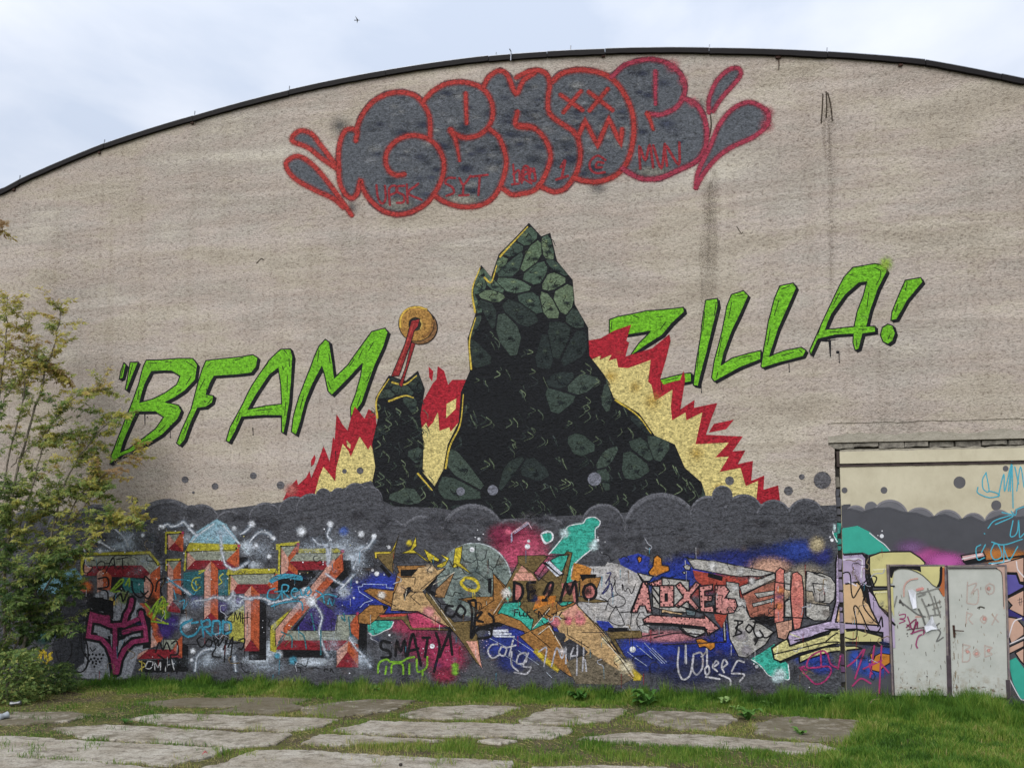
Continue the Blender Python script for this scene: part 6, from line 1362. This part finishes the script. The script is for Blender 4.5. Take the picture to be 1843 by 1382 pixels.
# --- box elder at the left edge
def at3(px, py, Y): return wall(px, py, Y)
class Leaves:
    def __init__(s): s.V = []; s.T = []; s.t = []
    def leaflet(s, p, d, n, l, w, t):
        b = len(s.V); sd_ = d.cross(n).normalized() * w; m = p + d * l * .45 + n * l * .06
        s.V += [tuple(p), tuple(m + sd_ - n * l * .05), tuple(p + d * l - n * l * .12), tuple(m - sd_ - n * l * .05)]
        s.T += [(b, b + 1, b + 2), (b, b + 2, b + 3)]; s.t += [t] * 4
    def compound(s, p, d, l, t, r_):
        n = Vector((r_.uniform(-.5, .5), r_.uniform(-1, .2), r_.uniform(.2, 1))).normalized(); d = (d - n * d.dot(n) * .6).normalized(); sd_ = d.cross(n)
        for a, f, k in ((0, 1, 1), (.75, .75, .9), (-.75, .75, .9), (1.0, .35, .8), (-1.0, .35, .75)):
            if r_.random() < .12: continue
            dd = (d * math.cos(a) + sd_ * math.sin(a) + Vector((0, 0, -.25)) + Vector((r_.uniform(-.2, .2), r_.uniform(-.2, .2), r_.uniform(-.2, .1)))).normalized()
            s.leaflet(p + d * l * (f - .3), dd, n, l * k * r_.uniform(.7, 1.1), l * .19, min(1, max(0, t + r_.gauss(0, .10))))
ca = at3(20, 1250, -1.3)
TREE = empty('box_elder_tree', (ca.x, -1.3, 0), 'straggly box elder tree with yellowing leaves growing at the left edge before the wall', 'tree')
r_ = random.Random(11); LV = Leaves(); TW = MB()
stems = [('15,1262 8,1050 30,860 70,710 100,610 112,545', -1.3, -.9, .028, 44, .35), ('22,1262 60,1080 95,950 125,850 180,775 214,745', -1.3, -.8, .024, 44, .42),
    ('8,1262 -20,1000 -14,800 8,640 12,530', -1.4, -1.3, .028, 46, .45), ('80,1000 140,900 185,855 222,822 250,806', -1.0, -.6, .012, 16, .75),
    ('30,1160 100,1030 170,960 210,930 240,925', -1.2, -.8, .014, 40, .5), ('20,1000 55,880 90,770 140,712 190,700', -1.2, -.9, .014, 38, .42),
    ('0,900 40,720 52,640 40,560', -1.3, -1.1, .014, 34, .45), ('-90,1262 -110,900 -90,600 -50,430 -8,398', -1.4, -1.2, .026, 44, .6),
    ('10,1200 50,1120 90,1080 130,1050', -1.3, -1.0, .014, 46, .22), ('5,1240 30,1180 70,1130 120,1120', -1.3, -1.0, .012, 40, .18), ('15,1100 60,1010 110,960 160,900 180,880', -1.2, -.8, .013, 40, .4),
    ('-30,1150 -10,1040 20,940 30,880', -1.4, -1.5, .013, 56, .28), ('20,840 60,800 110,780 150,790 180,850', -1.0, -.7, .008, 40, .5), ('-10,760 20,700 70,660 110,670', -1.2, -.9, .008, 40, .45), ('0,1040 40,960 90,900 150,870', -1.2, -.9, .01, 50, .4), ('-20,1220 20,1130 50,1060 90,1020 120,990', -1.5, -1.3, .012, 54, .2), ('-40,1262 -10,1170 10,1090 30,1010', -1.6, -1.5, .012, 54, .2)]
for t, ya, yb, rad, ntw, tint in stems:
    L = cr(S(t), False, 6); n = len(L); P3 = [at3(q[0], q[1], ya + (yb - ya) * i / (n - 1)) + Vector((r_.uniform(-.012, .012), r_.uniform(-.02, .02), 0)) for i, q in enumerate(L)]
    if L[0][1] > 1255: P3[0].z = -.03
    mb = MB(); mb.tube(P3, rad, rad * .18, 6); mb.build('stem', M['bark'], TREE, smooth=True)
    for k in range(ntw):
        u_ = (.22 + .78 * (k + r_.random()) / ntw) * (n - 1.001); i = int(u_); p = P3[i].lerp(P3[i + 1], u_ - i); td = (P3[i + 1] - P3[i]).normalized()
        d = (td * .7 + Vector((r_.uniform(-1, 1), r_.uniform(-1, .7), r_.uniform(-.5, .7)))).normalized(); l = r_.uniform(.18, .52) * (1.1 - .4 * u_ / n)
        pts = [p]; 
        for q in range(4): d = (d + Vector((r_.uniform(-.2, .2), r_.uniform(-.2, .2), -.10))).normalized(); np_ = pts[-1] + d * l / 4; np_.y = min(np_.y, -.12); pts.append(np_)
        TW.tube(pts, .004, .0015, 3)
        hz = (p.z / 6.0); tt = tint * 1.15 + r_.gauss(0, .14) + (.22 if hz > .75 else 0)
        for q in range(1, 5):
            for s_ in range(6 if q < 4 else 7):
                dd = (d * .6 + Vector((r_.uniform(-1, 1), r_.uniform(-1, 1), r_.uniform(-.7, .6)))).normalized()
                LV.compound(pts[q] + dd * .015, dd, r_.uniform(.034, .066), tt, r_)
V = np.array(LV.V); V[:, 1] = np.minimum(V[:, 1], -.02)
arrays('leaves', V, np.array(LV.T), np.array(LV.t), M['leaves'], TREE, kind='stuff')
TW.build('twigs', M['bark'], TREE, kind='stuff'); print('LEAFTRIS', len(LV.T))
# --- low shrubs under it
def shrub(name, px, py, Y, rx, h, n, tint, label):
    c_ = ground(px, py); o = empty(name, (c_.x, Y, 0), label, 'shrub'); lv = Leaves(); rb = random.Random(int(px) + 5)
    for k in range(7):
        mb = MB(); a = rb.uniform(0, 6.28); e = Vector((c_.x + math.cos(a) * rx * .6, Y + math.sin(a) * rx * .4, h * rb.uniform(.6, .9))); s0 = Vector((c_.x + rb.uniform(-.06, .06), Y + rb.uniform(-.05, .05), -.02))
        mb.tube([s0, s0.lerp(e, .5) + Vector((0, 0, h * .12)), e], .008, .002, 5); mb.build('stem', M['bark'], o)
    for k in range(n):
        a, b_ = rb.uniform(0, 6.28), rb.random() ** .5; z = rb.uniform(.03, 1); rr_ = math.sqrt(max(.05, 1 - (z - .35) ** 2 * 1.6)) * b_ * rb.uniform(.75, 1.15)
        p = Vector((c_.x + math.cos(a) * rx * rr_, Y + math.sin(a) * rx * .7 * rr_, z * h)); dd = Vector((math.cos(a), math.sin(a), rb.uniform(-.3, .8))).normalized()
        lv.compound(p, dd, rb.uniform(.035, .06), tint + rb.gauss(0, .1), rb)
    V = np.array(lv.V); V[:, 1] = np.minimum(V[:, 1], -.02); V[:, 2] = np.maximum(V[:, 2], .005)
    arrays('leaves', V, np.array(lv.T), np.array(lv.t), M['leaves'], o, kind='stuff')
shrub('shrub', 20, 1262, -1.75, .55, .72, 1500, .28, 'dense green shrub under the box elder at the bottom left corner')
shrub('shrub', 85, 1246, -.9, .45, .42, 900, .12, 'low dark green shrub beside the tag at the foot of the wall')
# --- broad-leaved weeds
def weed(px, py, n, L0, h, tint, label, group=None, Y=None):
    c_ = ground(px, py); 
    if Y is not None: c_.y = Y
    V = []; T = []; tt = []; rb = random.Random(int(px * 7 + py))
    for k in range(n):
        a = rb.uniform(0, 6.28); l = L0 * rb.uniform(.6, 1.1); w = l * rb.uniform(.22, .32); el = rb.uniform(.25, 1.0); d = Vector((math.cos(a), math.sin(a), 0)); s_ = Vector((-d.y, d.x, 0))
        base = Vector((c_.x + rb.uniform(-.02, .02), min(c_.y, -.03), .0)); rows = []
        for i, (f, ww) in enumerate(((0, .12), (.3, .5), (.55, 1), (.8, .75), (1, .05))):
            z = h * el * math.sin(f * 2.2) * .9 + .01; p = base + d * l * f + Vector((0, 0, z)); b = len(V)
            V += [tuple(p - s_ * w * ww + Vector((0, 0, w * ww * .3))), tuple(p), tuple(p + s_ * w * ww + Vector((0, 0, w * ww * .3)))]; tt += [min(1, max(0, tint + rb.gauss(0, .12)))] * 3; rows.append(b)
        for i in range(4):
            for q in (0, 1): T += [(rows[i] + q, rows[i] + q + 1, rows[i + 1] + q + 1), (rows[i] + q, rows[i + 1] + q + 1, rows[i + 1] + q)]
    V = np.array(V); V[:, 1] = np.minimum(V[:, 1], -.01)
    o = arrays('weed', V, np.array(T), np.array(tt), M['weed']); o['label'] = label; o['category'] = 'weed'
    if group: o['group'] = group
weed(1304, 1271, 12, .15, .14, .8, 'pale broad-leaved weed left of the joint between two slabs', 'broad-leaved weeds in the grass')
weed(1324, 1277, 7, .09, .06, .7, 'small pale weed just right of the larger pale weed', 'broad-leaved weeds in the grass')
weed(1346, 1296, 16, .17, .16, .25, 'bright green leafy weed at the corner of a dark slab', 'broad-leaved weeds in the grass')
weed(1383, 1273, 9, .10, .08, .6, 'little weed in the grass above the dark slab', 'broad-leaved weeds in the grass')
weed(225, 1303, 9, .10, .06, .0, 'small dark green weed between the two left slabs', 'broad-leaved weeds in the grass')
weed(1440, 1323, 10, .12, .09, .3, 'leafy green weed growing on the dark mossy slab', 'broad-leaved weeds in the grass')
for k, x in enumerate((1412, 1428, 1444, 1458, 1472)):
    weed(x, 1250, 14, .12, .17, .35, ['leftmost', 'second', 'middle', 'fourth', 'rightmost'][k] + ' of the five leafy plants against the wall left of the brick joint', 'leafy plants against the wall', Y=-.14)
weed(1166, 1270, 22, .24, .24, .2, 'big lush leafy plant at the edge of the wall grass', 'broad-leaved weeds in the grass')
weed(1044, 1262, 18, .20, .18, .1, 'dark green leafy plant in the wall grass above two slabs', 'broad-leaved weeds in the grass')
weed(672, 1250, 14, .16, .14, .15, 'leafy plant in the wall grass below the green sprayed letters', 'broad-leaved weeds in the grass')
# --- dry stalks
M['straw'] = simple('dry_stalk', 'a89878', .9, .3, 20)
def stalk(pts, r, label):
    P3 = []
    g0 = ground(*pts[0])
    for x, y in pts: P3.append(wall(x, y, g0.y))
    P3[0].z = .01; mb = MB(); mb.tube(P3, r, r * .5, 5); o = mb.build('dry_stalk', M['straw']); o['label'] = label; o['category'] = 'stalk'; o['group'] = 'dry stalks'
stalk([(1559,1284),(1563,1270),(1570,1259),(1583,1257)], .007, 'upright bent dry stalk in the lawn left of the doors')
stalk([(1566,1272),(1576,1266),(1590,1257)], .004, 'thin dry stalk leaning right beside the bent upright one')
stalk([(1600,1289),(1606,1283),(1613,1281)], .007, 'short thick dry stalk lying in the lawn below the left door')
stalk([(1412,1271),(1424,1277),(1442,1284),(1470,1282)], .005, 'long dry stalk lying at the top edge of the dark slab')
# --- litter
M['foil'] = simple('dented_aluminium', '8e9094', .45, .3, 30, .004, metal=.8); M['plastic'] = simple('cloudy_plastic', '9ea4aa', .3, .15, 10)
def can(px, py, r, l, ang, mat, name, label, cat):
    g0 = ground(px, py); a = Vector((math.cos(ang), math.sin(ang), .12)); c_ = g0 + Vector((0, 0, r + .01)); v = []; f = []; k = 12; prof = [(0, .55), (.03, .92), (.1, 1), (.35, .93), (.5, .78), (.65, .9), (.9, 1), (.97, .9), (1, .6)]
    u_ = a.cross(Vector((0, 0, 1))).normalized(); w_ = a.cross(u_).normalized()
    for i, (t, s_) in enumerate(prof):
        for j in range(k):
            an = 2 * math.pi * j / k; q = c_ + a * (t - .5) * l + (u_ * math.cos(an) + w_ * math.sin(an) * (.8 if 2 < i < 7 else 1)) * r * s_; v.append(tuple(q))
    for i in range(len(prof) - 1):
        for j in range(k): f.append((i * k + j, i * k + (j + 1) % k, (i + 1) * k + (j + 1) % k, (i + 1) * k + j))
    f += [tuple(reversed(range(k))), tuple((len(prof) - 1) * k + j for j in range(k))]
    o = link(name, mesh(name, v, f, True), None, [mat]); o['label'] = label; o['category'] = cat
can(28, 1271, .035, .14, .3, M['foil'], 'drink_can', 'crumpled silver drink can lying in the grass at the left edge', 'can')
can(5, 1297, .05, .12, 1.2, M['plastic'], 'plastic_cup', 'whitish plastic cup lying at the far left edge of the ground', 'cup')
def scrap(px, py, s_, mat, label):
    g0 = ground(px, py); v = []; rb = random.Random(int(px)); n = 6
    for i in range(n): a = 6.28 * i / n; v.append((g0.x + math.cos(a) * s_ * rb.uniform(.6, 1.2), min(g0.y + math.sin(a) * s_ * .6, -.02), .05 + rb.uniform(0, .04)))
    v.append((g0.x, min(g0.y, -.02), .10)); v += [(x, y, z - .004) for x, y, z in v]
    f = [(i, (i + 1) % n, n) for i in range(n)] + [(n + 1 + (i + 1) % n, n + 1 + i, 2 * n + 1) for i in range(n)] + [(i, n + 1 + i, n + 1 + (i + 1) % n, (i + 1) % n) for i in range(n)]
    o = link('litter', mesh('litter', v, f), None, [mat]); o['label'] = label; o['category'] = 'litter'
scrap(91, 1226, .035, M['paper'], 'small white scrap in the shade below the yellow tag'); scrap(192, 1229, .05, M['paper'], 'flat white scrap in the grass below the dotted triangle'); scrap(118, 1226, .025, M['paper'], 'tiny white scrap right of the other white scrap')
scrap(368, 1368, .03, simple('faded_red', 'a8605c', .7), 'faded red scrap on the edge of the near left slab')
def pebble(px, py, s_, label):
    g0 = ground(px, py, .03); bm = bmesh.new(); bmesh.ops.create_icosphere(bm, subdivisions=2, radius=s_)
    for v in bm.verts: v.co *= 1 + .25 * mnoise.noise(v.co * 40 + Vector((px, 0, 0))); v.co.z *= .7
    me = bpy.data.meshes.new('stone'); bm.to_mesh(me); bm.free(); o = link('stone', me, None, [simple('dark_stone', '3c3632', .8)]); o.location = g0 + Vector((0, 0, s_ * .5)); o['label'] = label; o['category'] = 'stone'
pebble(721, 1377, .02, 'small dark stone on the nearest light slab')
# --- a bird far off in the sky
d = ray(643, 37).normalized(); bp = CAMLOC + d * 90; v = []; f = []
B = Vector((1, 0, .05)); 
prof = [(-.28, .01), (-.15, .05), (0, .07), (.15, .05), (.25, .02)]
mb = MB(); mb.tube([(x, 0, 0) for x, _ in prof], .05, .02, 6); mb.v += [(-.05, 0, .04), (.1, 0, .04), (-.12, -.5, .10), (-.05, 0, .04), (.1, 0, .04), (-.12, .5, .02)]
k = len(mb.v) - 6; mb.f += [(k, k + 1, k + 2), (k + 3, k + 5, k + 4)]
o = mb.build('bird', simple('grey_feathers', '8a8f9a', .8)); o.location = bp; o.rotation_euler = (0, 0, R(YAW)); o['label'] = 'tiny grey bird gliding high in the cloudy sky above the roof'; o['category'] = 'bird'
